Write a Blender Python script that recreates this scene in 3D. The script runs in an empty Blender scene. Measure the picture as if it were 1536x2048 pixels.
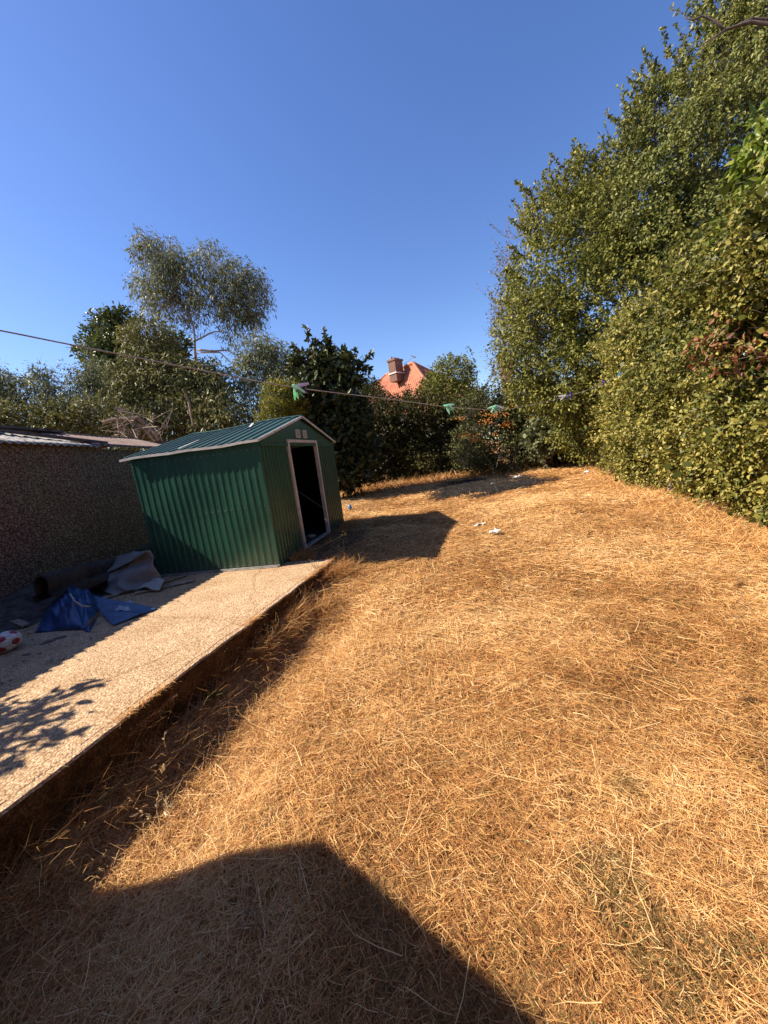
import bpy, math, random
import numpy as np
from mathutils import Vector, Matrix
PI = math.pi
rnd = random.Random(7)
RG = np.random.default_rng(11)
S = bpy.context.scene
COL = S.collection
def R(a): return math.radians(a)

# ------------------------------------------------------------------ camera, sky, sun
PITCH, ROLL, CH, FPX = .1437, -.1391, 1.30, 769.0
_cp, _sp = math.cos(PITCH), math.sin(PITCH)
_f = np.array([0, _cp, -_sp]); _u = np.array([0, _sp, _cp]); _r = np.array([1., 0, 0])
_c, _s = math.cos(ROLL), math.sin(ROLL)
CR, CU, CF = _c*_r + _s*_u, -_s*_r + _c*_u, _f
CP = np.array([0, 0, CH])
cd = bpy.data.cameras.new("camera"); cam = bpy.data.objects.new("camera", cd); COL.objects.link(cam)
cd.sensor_fit = 'VERTICAL'; cd.sensor_height = 36; cd.sensor_width = 27; cd.lens = FPX/2048*36
cd.clip_start = .05; cd.clip_end = 3000
cam.matrix_world = Matrix(((CR[0], CU[0], -CF[0], 0), (CR[1], CU[1], -CF[1], 0), (CR[2], CU[2], -CF[2], CH), (0, 0, 0, 1)))
S.camera = cam
SUN_AZ, SUN_EL = R(-89.5), R(42)
SV = Vector((math.sin(SUN_AZ)*math.cos(SUN_EL), math.cos(SUN_AZ)*math.cos(SUN_EL), math.sin(SUN_EL)))
w = bpy.data.worlds.new("World"); S.world = w; w.use_nodes = True
wt = w.node_tree; wt.nodes.clear()
sky = wt.nodes.new('ShaderNodeTexSky'); sky.sky_type = 'NISHITA'; sky.sun_disc = False
sky.sun_elevation = SUN_EL; sky.sun_rotation = SUN_AZ
sky.air_density = 1.0; sky.dust_density = .3; sky.ozone_density = 2.2
bg = wt.nodes.new('ShaderNodeBackground'); bg.inputs[1].default_value = .100
wo = wt.nodes.new('ShaderNodeOutputWorld')
hs_ = wt.nodes.new('ShaderNodeHueSaturation'); hs_.inputs['Saturation'].default_value = 1.20; hs_.inputs['Hue'].default_value = .514
wt.links.new(sky.outputs[0], hs_.inputs['Color']); wt.links.new(hs_.outputs[0], bg.inputs[0]); wt.links.new(bg.outputs[0], wo.inputs[0])
sl = bpy.data.lights.new("sun", 'SUN'); sl.energy = 5.0; sl.angle = R(.5); sl.color = (1, .90, .75)
so = bpy.data.objects.new("sun", sl); COL.objects.link(so); so.rotation_mode = 'QUATERNION'
so.rotation_quaternion = SV.to_track_quat('Z', 'Y')
S.view_settings.view_transform = 'Standard'; S.view_settings.look = 'None'
S.view_settings.exposure = 1.08; S.view_settings.gamma = 1

def at(px, py, d):                       # a point seen at that spot of the photo, d metres ahead
    return CP + d*(CF + (px-768)/FPX*CR - (py-1024)/FPX*CU)
def gr(px, py, z=0.):                    # where that line of sight meets height z
    v = CF + (px-768)/FPX*CR - (py-1024)/FPX*CU
    return CP + (z-CH)/v[2]*v

# ------------------------------------------------------------------ small noise
def _h(ix, iy, iz=0, s=0):
    n = (ix*73856093) ^ (iy*19349663) ^ (iz*83492791) ^ (s*2654435)
    n = (n ^ (n >> 13))*1274126177 & 0x7fffffff
    return ((n ^ (n >> 16)) & 0xffff)/65535.
def vn2(x, y, s=0):
    x = np.asarray(x, float); y = np.asarray(y, float)
    ix = np.floor(x).astype(np.int64); iy = np.floor(y).astype(np.int64); fx = x-ix; fy = y-iy
    fx = fx*fx*(3-2*fx); fy = fy*fy*(3-2*fy)
    a = _h(ix, iy, 0, s); b = _h(ix+1, iy, 0, s); c = _h(ix, iy+1, 0, s); d = _h(ix+1, iy+1, 0, s)
    return (a*(1-fx)+b*fx)*(1-fy)+(c*(1-fx)+d*fx)*fy
def vn3(P, s=0):
    I = np.floor(P).astype(np.int64); f = P-I; f = f*f*(3-2*f); o = 0
    for dx in (0, 1):
        for dy in (0, 1):
            for dz in (0, 1):
                wgt = (f[:, 0] if dx else 1-f[:, 0])*(f[:, 1] if dy else 1-f[:, 1])*(f[:, 2] if dz else 1-f[:, 2])
                o = o + wgt*_h(I[:, 0]+dx, I[:, 1]+dy, I[:, 2]+dz, s)
    return o
def sst(a, b, x):
    t = np.clip((np.asarray(x, float)-a)/(b-a), 0, 1); return t*t*(3-2*t)

# ------------------------------------------------------------------ materials
def newmat(name):
    m = bpy.data.materials.new(name); m.use_nodes = True; nt = m.node_tree
    return m, nt, nt.nodes['Principled BSDF'], nt.nodes['Material Output']
def ramp(nt, stops, fac, interp='LINEAR'):
    r = nt.nodes.new('ShaderNodeValToRGB'); r.color_ramp.interpolation = interp
    e = r.color_ramp.elements
    while len(e) < len(stops): e.new(.5)
    for k, (p, c) in enumerate(stops): e[k].position = p; e[k].color = (*c, 1)
    nt.links.new(fac, r.inputs[0]); return r
def noise(nt, scale, detail=4, rough=.6, coord='Object', vec=None):
    n = nt.nodes.new('ShaderNodeTexNoise'); n.inputs['Scale'].default_value = scale
    n.inputs['Detail'].default_value = detail; n.inputs['Roughness'].default_value = rough
    if vec is None:
        t = nt.nodes.new('ShaderNodeTexCoord'); vec = t.outputs[coord]
    nt.links.new(vec, n.inputs['Vector']); return n
def bump(nt, bs, h, strength=.5, dist=.01):
    b = nt.nodes.new('ShaderNodeBump'); b.inputs['Strength'].default_value = strength
    b.inputs['Distance'].default_value = dist; nt.links.new(h, b.inputs['Height'])
    nt.links.new(b.outputs[0], bs.inputs['Normal']); return b
def mixc(nt, fac, a, b, mode='MIX'):
    m = nt.nodes.new('ShaderNodeMix'); m.data_type = 'RGBA'; m.blend_type = mode
    for sck, v in ((m.inputs[0], fac), (m.inputs[6], a), (m.inputs[7], b)):
        if hasattr(v, 'links') or hasattr(v, 'is_linked'): nt.links.new(v, sck)
        elif isinstance(v, tuple): sck.default_value = (*v, 1)
        else: sck.default_value = v
    return m.outputs[2]
def mottled(name, c1, c2, scale=8, rough=.8, b=.3, bscale=60, metal=0, lo=.35, hi=.65, bd=.004):
    m, nt, bs, o = newmat(name)
    n = noise(nt, scale, 6, .65); rp = ramp(nt, [(lo, c1), (hi, c2)], n.outputs[0])
    nt.links.new(rp.outputs[0], bs.inputs['Base Color'])
    bs.inputs['Roughness'].default_value = rough; bs.inputs['Metallic'].default_value = metal
    if b:
        n2 = noise(nt, bscale, 4, .6); bump(nt, bs, n2.outputs[0], b, bd)
    return m
def leafmat(name, stops, rough=.45, trans=.28, spec=.4):
    m, nt, bs, o = newmat(name)
    a = nt.nodes.new('ShaderNodeAttribute'); a.attribute_name = 'tint'
    rp = ramp(nt, stops, a.outputs['Fac'])
    nt.links.new(rp.outputs[0], bs.inputs['Base Color']); bs.inputs['Roughness'].default_value = rough
    bs.inputs['Specular IOR Level'].default_value = spec
    if trans:
        tr = nt.nodes.new('ShaderNodeBsdfTranslucent'); nt.links.new(rp.outputs[0], tr.inputs[0])
        mx = nt.nodes.new('ShaderNodeMixShader'); mx.inputs[0].default_value = trans
        nt.links.new(bs.outputs[0], mx.inputs[1]); nt.links.new(tr.outputs[0], mx.inputs[2]); nt.links.new(mx.outputs[0], o.inputs[0])
    return m

# ------------------------------------------------------------------ mesh building
def link(name, me, mat, parent=None):
    o = bpy.data.objects.new(name, me); COL.objects.link(o)
    for mm in (mat if isinstance(mat, (list, tuple)) else [mat]): me.materials.append(mm)
    if parent: o.parent = parent
    return o
def npmesh(name, V, F, mat, parent=None, tint=None, smooth=False):
    V = np.ascontiguousarray(V.reshape(-1, 3), dtype=np.float32); F = np.asarray(F, dtype=np.int32)
    if parent is not None: V = V - np.array(parent.location, dtype=np.float32)   # parents made this way carry no rotation
    me = bpy.data.meshes.new(name); k = F.shape[1]
    me.vertices.add(len(V)); me.vertices.foreach_set('co', V.ravel())
    me.loops.add(F.size); me.loops.foreach_set('vertex_index', F.ravel())
    me.polygons.add(len(F)); me.polygons.foreach_set('loop_start', np.arange(0, F.size, k, dtype=np.int32))
    me.update(calc_edges=True)
    if tint is not None:
        at_ = me.attributes.new('tint', 'FLOAT', 'POINT'); at_.data.foreach_set('value', np.ascontiguousarray(tint, dtype=np.float32))
    if smooth: me.polygons.foreach_set('use_smooth', np.ones(len(F), bool))
    return link(name, me, mat, parent)
class MB:
    def __init__(s): s.v = []; s.f = []
    def add(s, v, f):
        o = len(s.v); s.v += [tuple(p) for p in v]; s.f += [tuple(i+o for i in q) for q in f]; return s
    def box(s, x0, x1, y0, y1, z0, z1):
        return s.add([(x, y, z) for z in (z0, z1) for y in (y0, y1) for x in (x0, x1)],
                     [(0, 2, 3, 1), (4, 5, 7, 6), (0, 1, 5, 4), (2, 6, 7, 3), (0, 4, 6, 2), (1, 3, 7, 5)])
    def bar(s, a, b, w_, h_, up=(0, 0, 1)):           # a bar of section w x h from a to b
        a = Vector(a); b = Vector(b); d = (b-a).normalized(); sd = d.cross(Vector(up)).normalized(); u = sd.cross(d)
        q = [a+sd*i*w_/2+u*j*h_/2 for i, j in ((-1, -1), (1, -1), (1, 1), (-1, 1))]+[b+sd*i*w_/2+u*j*h_/2 for i, j in ((-1, -1), (1, -1), (1, 1), (-1, 1))]
        return s.add(q, [(3, 2, 1, 0), (4, 5, 6, 7), (0, 1, 5, 4), (1, 2, 6, 5), (2, 3, 7, 6), (3, 0, 4, 7)])
    def tube(s, pts, rs, n=6, cap=True):
        pts = [Vector(p) for p in pts]
        if not hasattr(rs, '__len__'): rs = [rs]*len(pts)
        v = []; f = []; ref = Vector((0, 0, 1))
        for i, p in enumerate(pts):
            d = (pts[min(i+1, len(pts)-1)]-pts[max(i-1, 0)]).normalized()
            if abs(d.dot(ref)) > .95: ref = Vector((1, 0, 0))
            a = d.cross(ref).normalized(); b = d.cross(a); ref = -b if False else ref
            for k in range(n):
                t = 2*PI*k/n; v.append(p+float(rs[i])*(math.cos(t)*a+math.sin(t)*b))
        for i in range(len(pts)-1):
            for k in range(n): f.append((i*n+k, i*n+(k+1) % n, (i+1)*n+(k+1) % n, (i+1)*n+k))
        if cap: f.append(tuple(range(n))[::-1]); f.append(tuple((len(pts)-1)*n+k for k in range(n)))
        return s.add(v, f)
    def grid(s, P):                                    # P: nu x nv x 3
        nu, nv = len(P), len(P[0]); v = [tuple(p) for r_ in P for p in r_]
        return s.add(v, [(i*nv+j, (i+1)*nv+j, (i+1)*nv+j+1, i*nv+j+1) for i in range(nu-1) for j in range(nv-1)])
    def build(s, name, mat, parent=None, smooth=False, solid=0, bevel=0, world=False):
        v = s.v
        if world and parent is not None: v = [tuple(Vector(p)-parent.location) for p in v]
        me = bpy.data.meshes.new(name); me.from_pydata(v, [], s.f); me.update()
        if smooth: me.polygons.foreach_set('use_smooth', [True]*len(me.polygons))
        o = link(name, me, mat, parent)
        if solid: m = o.modifiers.new('solid', 'SOLIDIFY'); m.thickness = solid; m.offset = 0
        if bevel: m = o.modifiers.new('bevel', 'BEVEL'); m.width = bevel; m.segments = 2; m.limit_method = 'ANGLE'
        return o
def tag(o, label=None, cat=None, group=None, kind=None):
    if label: o['label'] = label
    if cat: o['category'] = cat
    if group: o['group'] = group
    if kind: o['kind'] = kind
    return o
def thing(name, loc, label, cat, group=None, rz=0):
    o = bpy.data.objects.new(name, None); COL.objects.link(o); o.location = tuple(loc); o.rotation_euler.z = rz
    o.empty_display_size = .1
    return tag(o, label, cat, group)
def corr(p00, p10, p11, p01, prof, nv=2, wob=0.):     # a sheet whose profile (list of (u, offset)) runs from p00-p10 to p01-p11
    p00, p10, p11, p01 = [np.array(p, float) for p in (p00, p10, p11, p01)]
    n = np.cross(p10-p00, p01-p00); n /= np.linalg.norm(n); P = []
    for u, o in prof:
        P.append([(p00*(1-u)+p10*u)*(1-v)+(p01*(1-u)+p11*u)*v+n*(o+wob*math.sin(7*v+9*u)*v*(1-v)*4) for v in np.linspace(0, 1, nv)])
    return P
def ribs(n, h, flat=.68, lead=.07):                    # trapezoid ribs: n pitches
    o = []
    for i in range(n):
        o += [(i/n, 0), ((i+flat)/n, 0), ((i+flat+lead)/n, h), ((i+1-lead)/n, h)]
    return o+[(1, 0)]
def waves(n, h, k=6): return [(i/(n*k), h*math.sin(2*PI*i/k)) for i in range(n*k+1)]

# ------------------------------------------------------------------ the ground
SL0, SL1 = np.array([-1.84, 1.51]), np.array([-.77, 5.17])           # right edge of the concrete slab
SD = (SL1-SL0)/np.linalg.norm(SL1-SL0)
SLN = SL0 - SD*3.2
YAW = .2064
FR = np.array([math.sin(YAW), math.cos(YAW), 0]); LG = np.array([-math.cos(YAW), math.sin(YAW), 0])
SA = np.array([-1.5331, 5.1812, 0.]); SLEN, SWID, SH, SRH = 1.968, 3.107, 1.724, 2.12
def shedxy(x, y):
    dx, dy = x-SA[0], y-SA[1]; return dx*FR[0]+dy*FR[1], dx*LG[0]+dy*LG[1]
def zl(x, y):
    x = np.asarray(x, float); y = np.asarray(y, float)
    z = -.30+.27*sst(2.8, 6.8, y) + .10*sst(9, 16, y)
    sdd = (x-SL0[0])*SD[1]-(y-SL0[1])*SD[0]; z = z - .085*sst(.08, .3, sdd)*(1-sst(.5, 1.0, sdd))*(1-sst(3.6, 5, y))
    z = z + (vn2(x*1.7, y*1.7, 3)-.5)*.05 + (vn2(x*5, y*5, 4)-.5)*.02
    a, b = shedxy(x, y)
    d = np.hypot(np.maximum(np.maximum(-a, a-SWID), 0), np.maximum(np.maximum(-b, b-SLEN), 0))
    wt_ = 1-sst(.1, 1.1, d)
    return z*(1-wt_)+wt_*(-.025)
BX, BY = 2.9, 11.4
def burn(x, y):
    a = (x-BX)/1.9; b = (y-BY)/1.95
    r = np.hypot(a, b) + (vn2(x*1.3, y*1.3, 9)-.5)*.9 + (vn2(x*4, y*4, 8)-.5)*.5
    return 1-sst(.6, 1.05, r)
def dirt(x, y):
    a, b = shedxy(x, y)
    r = np.hypot((a-1.4)/1.9, (b+.35)/.55)+(vn2(x*3, y*3, 12)-.5)*.5
    return 1-sst(.6, 1.1, r)
xs = np.concatenate([[-400, -150, -60, -30, -16, -10], np.arange(-7, 10.01, .1), [12, 16, 30, 60, 150, 400]])
ys = np.concatenate([[-200, -60, -20, -8, -4], np.arange(-2, 17.01, .1), [19, 24, 32, 60, 150, 400, 900]])
GX, GY = np.meshgrid(xs, ys); nx, ny = len(xs), len(ys)
i, j = np.meshgrid(np.arange(nx-1), np.arange(ny-1)); b0 = (j*nx+i).ravel()
m, nt, bs, o_ = newmat('dry_lawn_soil')
n1 = noise(nt, 3, 8, .7); n2 = noise(nt, 45, 8, .75)
tc = nt.nodes.new('ShaderNodeTexCoord'); mp = nt.nodes.new('ShaderNodeMapping'); mp.inputs['Scale'].default_value = (1, 5, 1)
nt.links.new(tc.outputs['Object'], mp.inputs[0]); n3 = noise(nt, 18, 6, .8, vec=mp.outputs[0])
c = ramp(nt, [(.3, (.09, .040, .016)), (.5, (.22, .11, .042)), (.72, (.44, .26, .10))], n2.outputs[0])
c2 = ramp(nt, [(.35, (.14, .07, .028)), (.65, (.44, .25, .10))], n3.outputs[0])
cc = mixc(nt, .45, c.outputs[0], c2.outputs[0])
a = nt.nodes.new('ShaderNodeAttribute'); a.attribute_name = 'tint'
cc = mixc(nt, a.outputs['Fac'], cc, (.022, .015, .011))
a2 = nt.nodes.new('ShaderNodeAttribute'); a2.attribute_name = 'soil'
cc = mixc(nt, a2.outputs['Fac'], cc, (.11, .07, .04))
nt.links.new(cc, bs.inputs['Base Color']); bs.inputs['Roughness'].default_value = 1.; bs.inputs['Specular IOR Level'].default_value = .08
bump(nt, bs, n2.outputs[0], .8, .02)
ground = npmesh('ground', np.stack([GX, GY, zl(GX, GY)], -1), np.stack([b0, b0+1, b0+nx+1, b0+nx], 1), m, tint=burn(GX, GY).ravel(), smooth=True)
at_ = ground.data.attributes.new('soil', 'FLOAT', 'POINT'); at_.data.foreach_set('value', dirt(GX, GY).ravel().astype(np.float32))
tag(ground, kind='structure')

# concrete slab: top sheet with a lip, rough broken edge
def slabmat(name, edge=False):
    m, nt, bs, o = newmat(name)
    tc = nt.nodes.new('ShaderNodeTexCoord')
    v = nt.nodes.new('ShaderNodeTexVoronoi'); v.inputs['Scale'].default_value = 95; nt.links.new(tc.outputs['Object'], v.inputs['Vector'])
    v2 = nt.nodes.new('ShaderNodeTexVoronoi'); v2.inputs['Scale'].default_value = 47; nt.links.new(tc.outputs['Object'], v2.inputs['Vector'])
    sp = nt.nodes.new('ShaderNodeSeparateColor'); nt.links.new(v.outputs['Color'], sp.inputs[0])
    st = ramp(nt, [(0, (.38, .25, .15)), (.35, (.56, .395, .245)), (.7, (.68, .50, .325)), (1, (.80, .64, .44))], sp.outputs[0])
    dk = ramp(nt, [(.30, (1, 1, 1)), (.66, (.62, .53, .44))], v.outputs['Distance'])
    cc = mixc(nt, 1., st.outputs[0], dk.outputs[0], 'MULTIPLY')
    n = noise(nt, 1.6, 8, .7); st2 = ramp(nt, [(.3, (.70, .64, .56)), (.6, (1, 1, 1))], n.outputs[0])
    cc = mixc(nt, 1., cc, st2.outputs[0], 'MULTIPLY')
    ck = nt.nodes.new('ShaderNodeTexVoronoi'); ck.feature = 'DISTANCE_TO_EDGE'; ck.inputs['Scale'].default_value = .55
    nd = noise(nt, 2.5, 5, .6); mxv = nt.nodes.new('ShaderNodeMix'); mxv.data_type = 'RGBA'; mxv.inputs[0].default_value = .22; nt.links.new(tc.outputs['Object'], mxv.inputs[6]); nt.links.new(nd.outputs['Color'], mxv.inputs[7]); nt.links.new(mxv.outputs[2], ck.inputs['Vector'])
    ckr = ramp(nt, [(.0, (.66, .60, .54)), (.005, (1, 1, 1))], ck.outputs['Distance']); cc = mixc(nt, 1., cc, ckr.outputs[0], 'MULTIPLY')
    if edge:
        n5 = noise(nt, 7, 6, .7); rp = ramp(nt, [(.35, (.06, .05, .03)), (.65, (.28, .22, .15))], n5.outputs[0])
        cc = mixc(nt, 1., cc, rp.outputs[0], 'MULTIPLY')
    nt.links.new(cc, bs.inputs['Base Color']); bs.inputs['Roughness'].default_value = .9
    ad = nt.nodes.new('ShaderNodeMath'); ad.operation = 'ADD'; nt.links.new(v.outputs['Distance'], ad.inputs[0]); nt.links.new(v2.outputs['Distance'], ad.inputs[1])
    iv = nt.nodes.new('ShaderNodeMath'); iv.operation = 'MULTIPLY'; iv.inputs[1].default_value = -1; nt.links.new(ad.outputs[0], iv.inputs[0])
    bump(nt, bs, iv.outputs[0], .7, .006); bs.inputs['Specular IOR Level'].default_value = .2
    return m
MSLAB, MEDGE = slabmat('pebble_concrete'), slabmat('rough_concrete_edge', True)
def slab():
    mb = MB(); nrm = np.array([SD[1], -SD[0]]); n = 140; P = []
    tot = np.linalg.norm(SL1-SLN)
    for k in range(n+1):
        t = k/n*tot; q = SLN+SD*t; e = .018*(vn2(t*9, 1, 5)-.5)+.03*(vn2(t*2, 1, 6)-.5)
        if t > tot-.12: e -= .05*(t-tot+.12)/.12
        row = [q+nrm*(e+a_) for a_ in (-.075, -.062, -.055, -.01, 0.0)]
        zz = (.0, -.007, .003, .001, -.012)
        r_ = [(*(q-nrm*5.5), 0.)]+[(*p, z_) for p, z_ in zip(row, zz)]
        for kk, dz in enumerate((-.09, -.2, -.42)):
            ee = .03*(vn2(t*11, kk*3+2, 7)-.5)-.012*kk
            r_.append((*(q+nrm*(e+ee)), dz))
        P.append(r_)
    top = MB().grid([r_[:6] for r_ in P])
    o = top.build('concrete_slab', MSLAB); tag(o, kind='structure')
    e_ = MB().grid([r_[5:] for r_ in P])
    # end face
    L_ = P[-1]; e_.add([L_[0], L_[5], L_[-1], (L_[0][0], L_[0][1], -.42)], [(0, 1, 2, 3)])
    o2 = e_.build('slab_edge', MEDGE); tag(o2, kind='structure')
slab()

# ------------------------------------------------------------------ metal shed
def paint(name, c1, c2, rough=.28):
    m, nt, bs, o = newmat(name)
    n = noise(nt, 2.2, 6, .6); n2 = noise(nt, 30, 6, .7)
    rp = ramp(nt, [(.3, c1), (.7, c2)], n.outputs[0])
    d = ramp(nt, [(.62, (0, 0, 0)), (.75, (1, 1, 1))], n2.outputs[0])
    tc = nt.nodes.new('ShaderNodeTexCoord'); sx = nt.nodes.new('ShaderNodeSeparateXYZ'); nt.links.new(tc.outputs['Object'], sx.inputs[0])
    mr = nt.nodes.new('ShaderNodeMapRange'); mr.inputs[1].default_value = .28; mr.inputs[2].default_value = 0; mr.inputs[3].default_value = .04; mr.inputs[4].default_value = .45
    nt.links.new(sx.outputs[2], mr.inputs[0])
    mu = nt.nodes.new('ShaderNodeMath'); mu.operation = 'MULTIPLY'; nt.links.new(mr.outputs[0], mu.inputs[0]); nt.links.new(n2.outputs[0], mu.inputs[1])
    cc = mixc(nt, mu.outputs[0], rp.outputs[0], (.16, .15, .11))
    nt.links.new(cc, bs.inputs['Base Color'])
    rr = nt.nodes.new('ShaderNodeMapRange'); rr.inputs[3].default_value = rough-.08; rr.inputs[4].default_value = rough+.2; nt.links.new(n2.outputs[0], rr.inputs[0])
    nt.links.new(rr.outputs[0], bs.inputs['Roughness'])
    n3 = noise(nt, 4, 2, .5); bump(nt, bs, n3.outputs[0], .25, .02)
    return m
MGREEN = paint('green_painted_steel', (.012, .068, .046), (.022, .105, .072))
MROOF = paint('green_roof_steel', (.010, .044, .034), (.024, .074, .056), .45)
MTRIM = mottled('off_white_trim', (.50, .47, .42), (.70, .67, .61), 6, .5, .1)
MRAIL = mottled('grey_steel_rail', (.20, .19, .17), (.42, .40, .36), 9, .5, .2)
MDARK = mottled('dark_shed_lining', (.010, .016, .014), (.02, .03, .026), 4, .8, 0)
shed = thing('garden_shed', SA, 'dark green ribbed metal garden shed with white trim and an open doorway', 'shed', rz=PI/2-YAW)
LX, LY = -.058, -.030                      # the shed leans a little (local x, y per metre of height)
def lean(P):
    if isinstance(P, list): return [lean(p) for p in P]
    return (P[0]+P[2]*LX, P[1]+P[2]*LY, P[2])
def lmb(mb): mb.v = [lean((p[0], p[1], p[2])) for p in mb.v]; return mb
W_, L_, H_, RH_ = SWID, SLEN, SH, SRH
D0, D1, DH = .93, 2.07, 1.70
def wall(p0, p1, z0, z1, n, flip=1, h=.013, nv=12):
    a = (*p0, z0); b = (*p1, z0); c_ = (*p1, z1); d = (*p0, z1)
    return corr(a, b, c_, d, [(u, flip*o) for u, o in ribs(n, h)], nv, .004)
mb = MB(); mb.grid(wall((0, .02), (0, L_-.02), 0.0, H_, 19, -1, .0052)); lmb(mb).build('wall_panel', MGREEN, shed)
for a_, b_, n_ in ((.02, D0-.02, 9), (D1+.02, W_-.02, 10)):
    mb = MB(); mb.grid(wall((a_, 0), (b_, 0), 0, H_-.02, n_, 1)); lmb(mb).build('front_wall', MGREEN, shed)
mb = MB(); mb.grid(wall((W_, .02), (W_, L_-.02), 0, H_, 19)); mb.grid(wall((.02, L_), (W_-.02, L_), 0, H_, 30)); lmb(mb).build('rear_wall', MGREEN, shed)
for yy, sgn in ((-.006, 1), (L_+.006, -1)):     # gable panel, in front and behind
    mb = MB()
    for (x0, x1, za, zb) in ((-.0, W_/2, H_, SRH-.02), (W_/2, W_, SRH-.02, H_)):
        k = 10
        mb.grid([[(x0+(x1-x0)*i_/k, yy, H_-.05), (x0+(x1-x0)*i_/k, yy, za+(zb-za)*i_/k-.015)] for i_ in range(k+1)])
    lmb(mb).build('gable_panel', MGREEN, shed, solid=.004)
lmb(MB().box(-.012, .035, -.012, .035, 0, H_)).build('corner_post', MGREEN, shed)
lmb(MB().box(W_-.03, W_+.008, -.012, .03, 0, H_-.01)).build('corner_post', MGREEN, shed)
mb = MB(); mb.box(.03, W_-.03, -.03, .0, H_-.075, H_-.035); lmb(mb).build('door_track', MGREEN, shed)
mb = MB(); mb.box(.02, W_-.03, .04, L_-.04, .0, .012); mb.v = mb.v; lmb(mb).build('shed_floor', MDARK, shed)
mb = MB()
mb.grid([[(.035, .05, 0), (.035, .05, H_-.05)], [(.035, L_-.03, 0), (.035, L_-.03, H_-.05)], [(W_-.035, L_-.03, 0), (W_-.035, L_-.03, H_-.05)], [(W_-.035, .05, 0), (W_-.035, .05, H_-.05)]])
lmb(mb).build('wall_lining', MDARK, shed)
fr = MB(); fr.box(D0-.055, D0+.0, -.034, .03, .0, DH); fr.box(D1, D1+.055, -.034, .03, .0, DH); fr.box(D0-.055, D1+.055, -.0345, .031, DH, DH+.045)
lmb(fr).build('door_frame', MTRIM, shed, bevel=.004)
mb = MB(); mb.box(D0+.002, D1-.002, -.03, .05, -.0, .028); lmb(mb).build('door_sill', MRAIL, shed, bevel=.003)
for k, vx in enumerate((W_/2-.20, W_/2+.09)):
    zc = H_+.12
    v_ = MB(); v_.box(vx-.085, vx+.085, -.022, -.008, zc-.065, zc+.065); vo = lmb(v_).build('vent', MTRIM, shed, bevel=.003)
    g_ = MB()
    for q in range(6): g_.box(vx-.062, vx+.062, -.027, -.0225, zc-.048+q*.0165, zc-.040+q*.0165)
    lmb(g_).build('vent_slat', MRAIL, vo)
mb = MB(); mb.box(-.03, -.008, -.02, L_+.02, .0, .03); mb.box(-.05, -.03, .0, L_*.5, .0, .014); lmb(mb).build('base_rail', MRAIL, shed)
sc_ = MB()
for k in range(20):
    for zz in (.06, .86, 1.62): sc_.tube([(-.002, .05+k*.0985, zz), (-.011, .05+k*.0985, zz)], .005, 6)
for xx in list(np.linspace(.05, D0-.1, 7))+list(np.linspace(D1+.1, W_-.05, 8)):
    for zz in (.06, .86, 1.6): sc_.tube([(xx, .0, zz), (xx, -.009, zz)], .005, 6)
lmb(sc_).build('screws', MRAIL, shed)['kind'] = 'stuff'
# roof: two ribbed slopes
ovE, ovF = .045, .05
zE = H_+.012
def roofpt(x, y, lift=0):
    s_ = abs(x-W_/2)/(W_/2); return (x, y, SRH-(SRH-zE)*s_+lift+.014*math.sin(y*3.2)*(1-s_)-.012*math.sin(y*2+1)*s_)
def slope(side):
    prof = ribs(14, .016, .62, .08); P = []
    for u, o in prof:
        y = -ovF+(L_+2*ovF)*u; row = []
        for v in np.linspace(0, 1, 8):
            x = (W_/2)*(v) - ovE*(1-v) if side == 0 else W_-((W_/2)*v-ovE*(1-v))
            row.append(roofpt(x, y, o+.012))
        P.append(row)
    return P
for sd_ in (0, 1):
    mb = MB(); mb.grid(slope(sd_)); lmb(mb).build('roof_panel', MROOF, shed, solid=.003)
rc = MB()
for q in range(10):
    y0 = -ovF+(L_+2*ovF)*q/10; y1 = y0+(L_+2*ovF)/10
    for sx_ in (-1, 1):
        a = roofpt(W_/2, y0, .036); b = roofpt(W_/2, y1, .036); c_ = roofpt(W_/2+sx_*.06, y1, .032); d = roofpt(W_/2+sx_*.06, y0, .032); rc.add([a, b, c_, d], [(0, 1, 2, 3)])
lmb(rc).build('ridge_cap', MROOF, shed)
def trimrun(pts, w1, h1):
    t_ = MB()
    for a, b in zip(pts[:-1], pts[1:]): t_.bar(a, b, w1, h1)
    return t_
ep = [roofpt(-ovE-.004, -ovF-.004+(L_+2*ovF+.05)*q/8, .002) for q in range(9)]
ep = [(p[0], p[1], p[2]+.006*math.sin(q*2.1)) for q, p in enumerate(ep)]
lmb(trimrun(ep, .010, .032)).build('eave_trim', MTRIM, shed)
lmb(trimrun([roofpt(W_+ovE+.004, -ovF+(L_+2*ovF)*q/6, .002) for q in range(7)], .012, .04)).build('eave_trim', MTRIM, shed)
lmb(trimrun([roofpt(x, -ovF-.006, .004) for x in np.linspace(-ovE, W_/2, 6)], .012, .034)).build('verge_trim', MTRIM, shed)
lmb(trimrun([roofpt(x, -ovF-.006, .004) for x in np.linspace(W_/2, W_+ovE, 6)], .012, .034)).build('verge_trim', MTRIM, shed)
lmb(trimrun([roofpt(x, .62+.05*i_, .036) for i_, x in enumerate(np.linspace(1.02, 1.42, 4))], .035, .006)).build('roof_strip', MTRIM, shed)
lmb(trimrun([roofpt(x, 1.15+.02*i_, .036) for i_, x in enumerate(np.linspace(.0, .55, 4))], .02, .006)).build('roof_strip', MTRIM, shed)
lmb(trimrun([roofpt(x, 1.15+.01*i_, .034) for i_, x in enumerate(np.linspace(.55, 1.3, 4))], .012, .004)).build('roof_seam', MROOF, shed)

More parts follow.
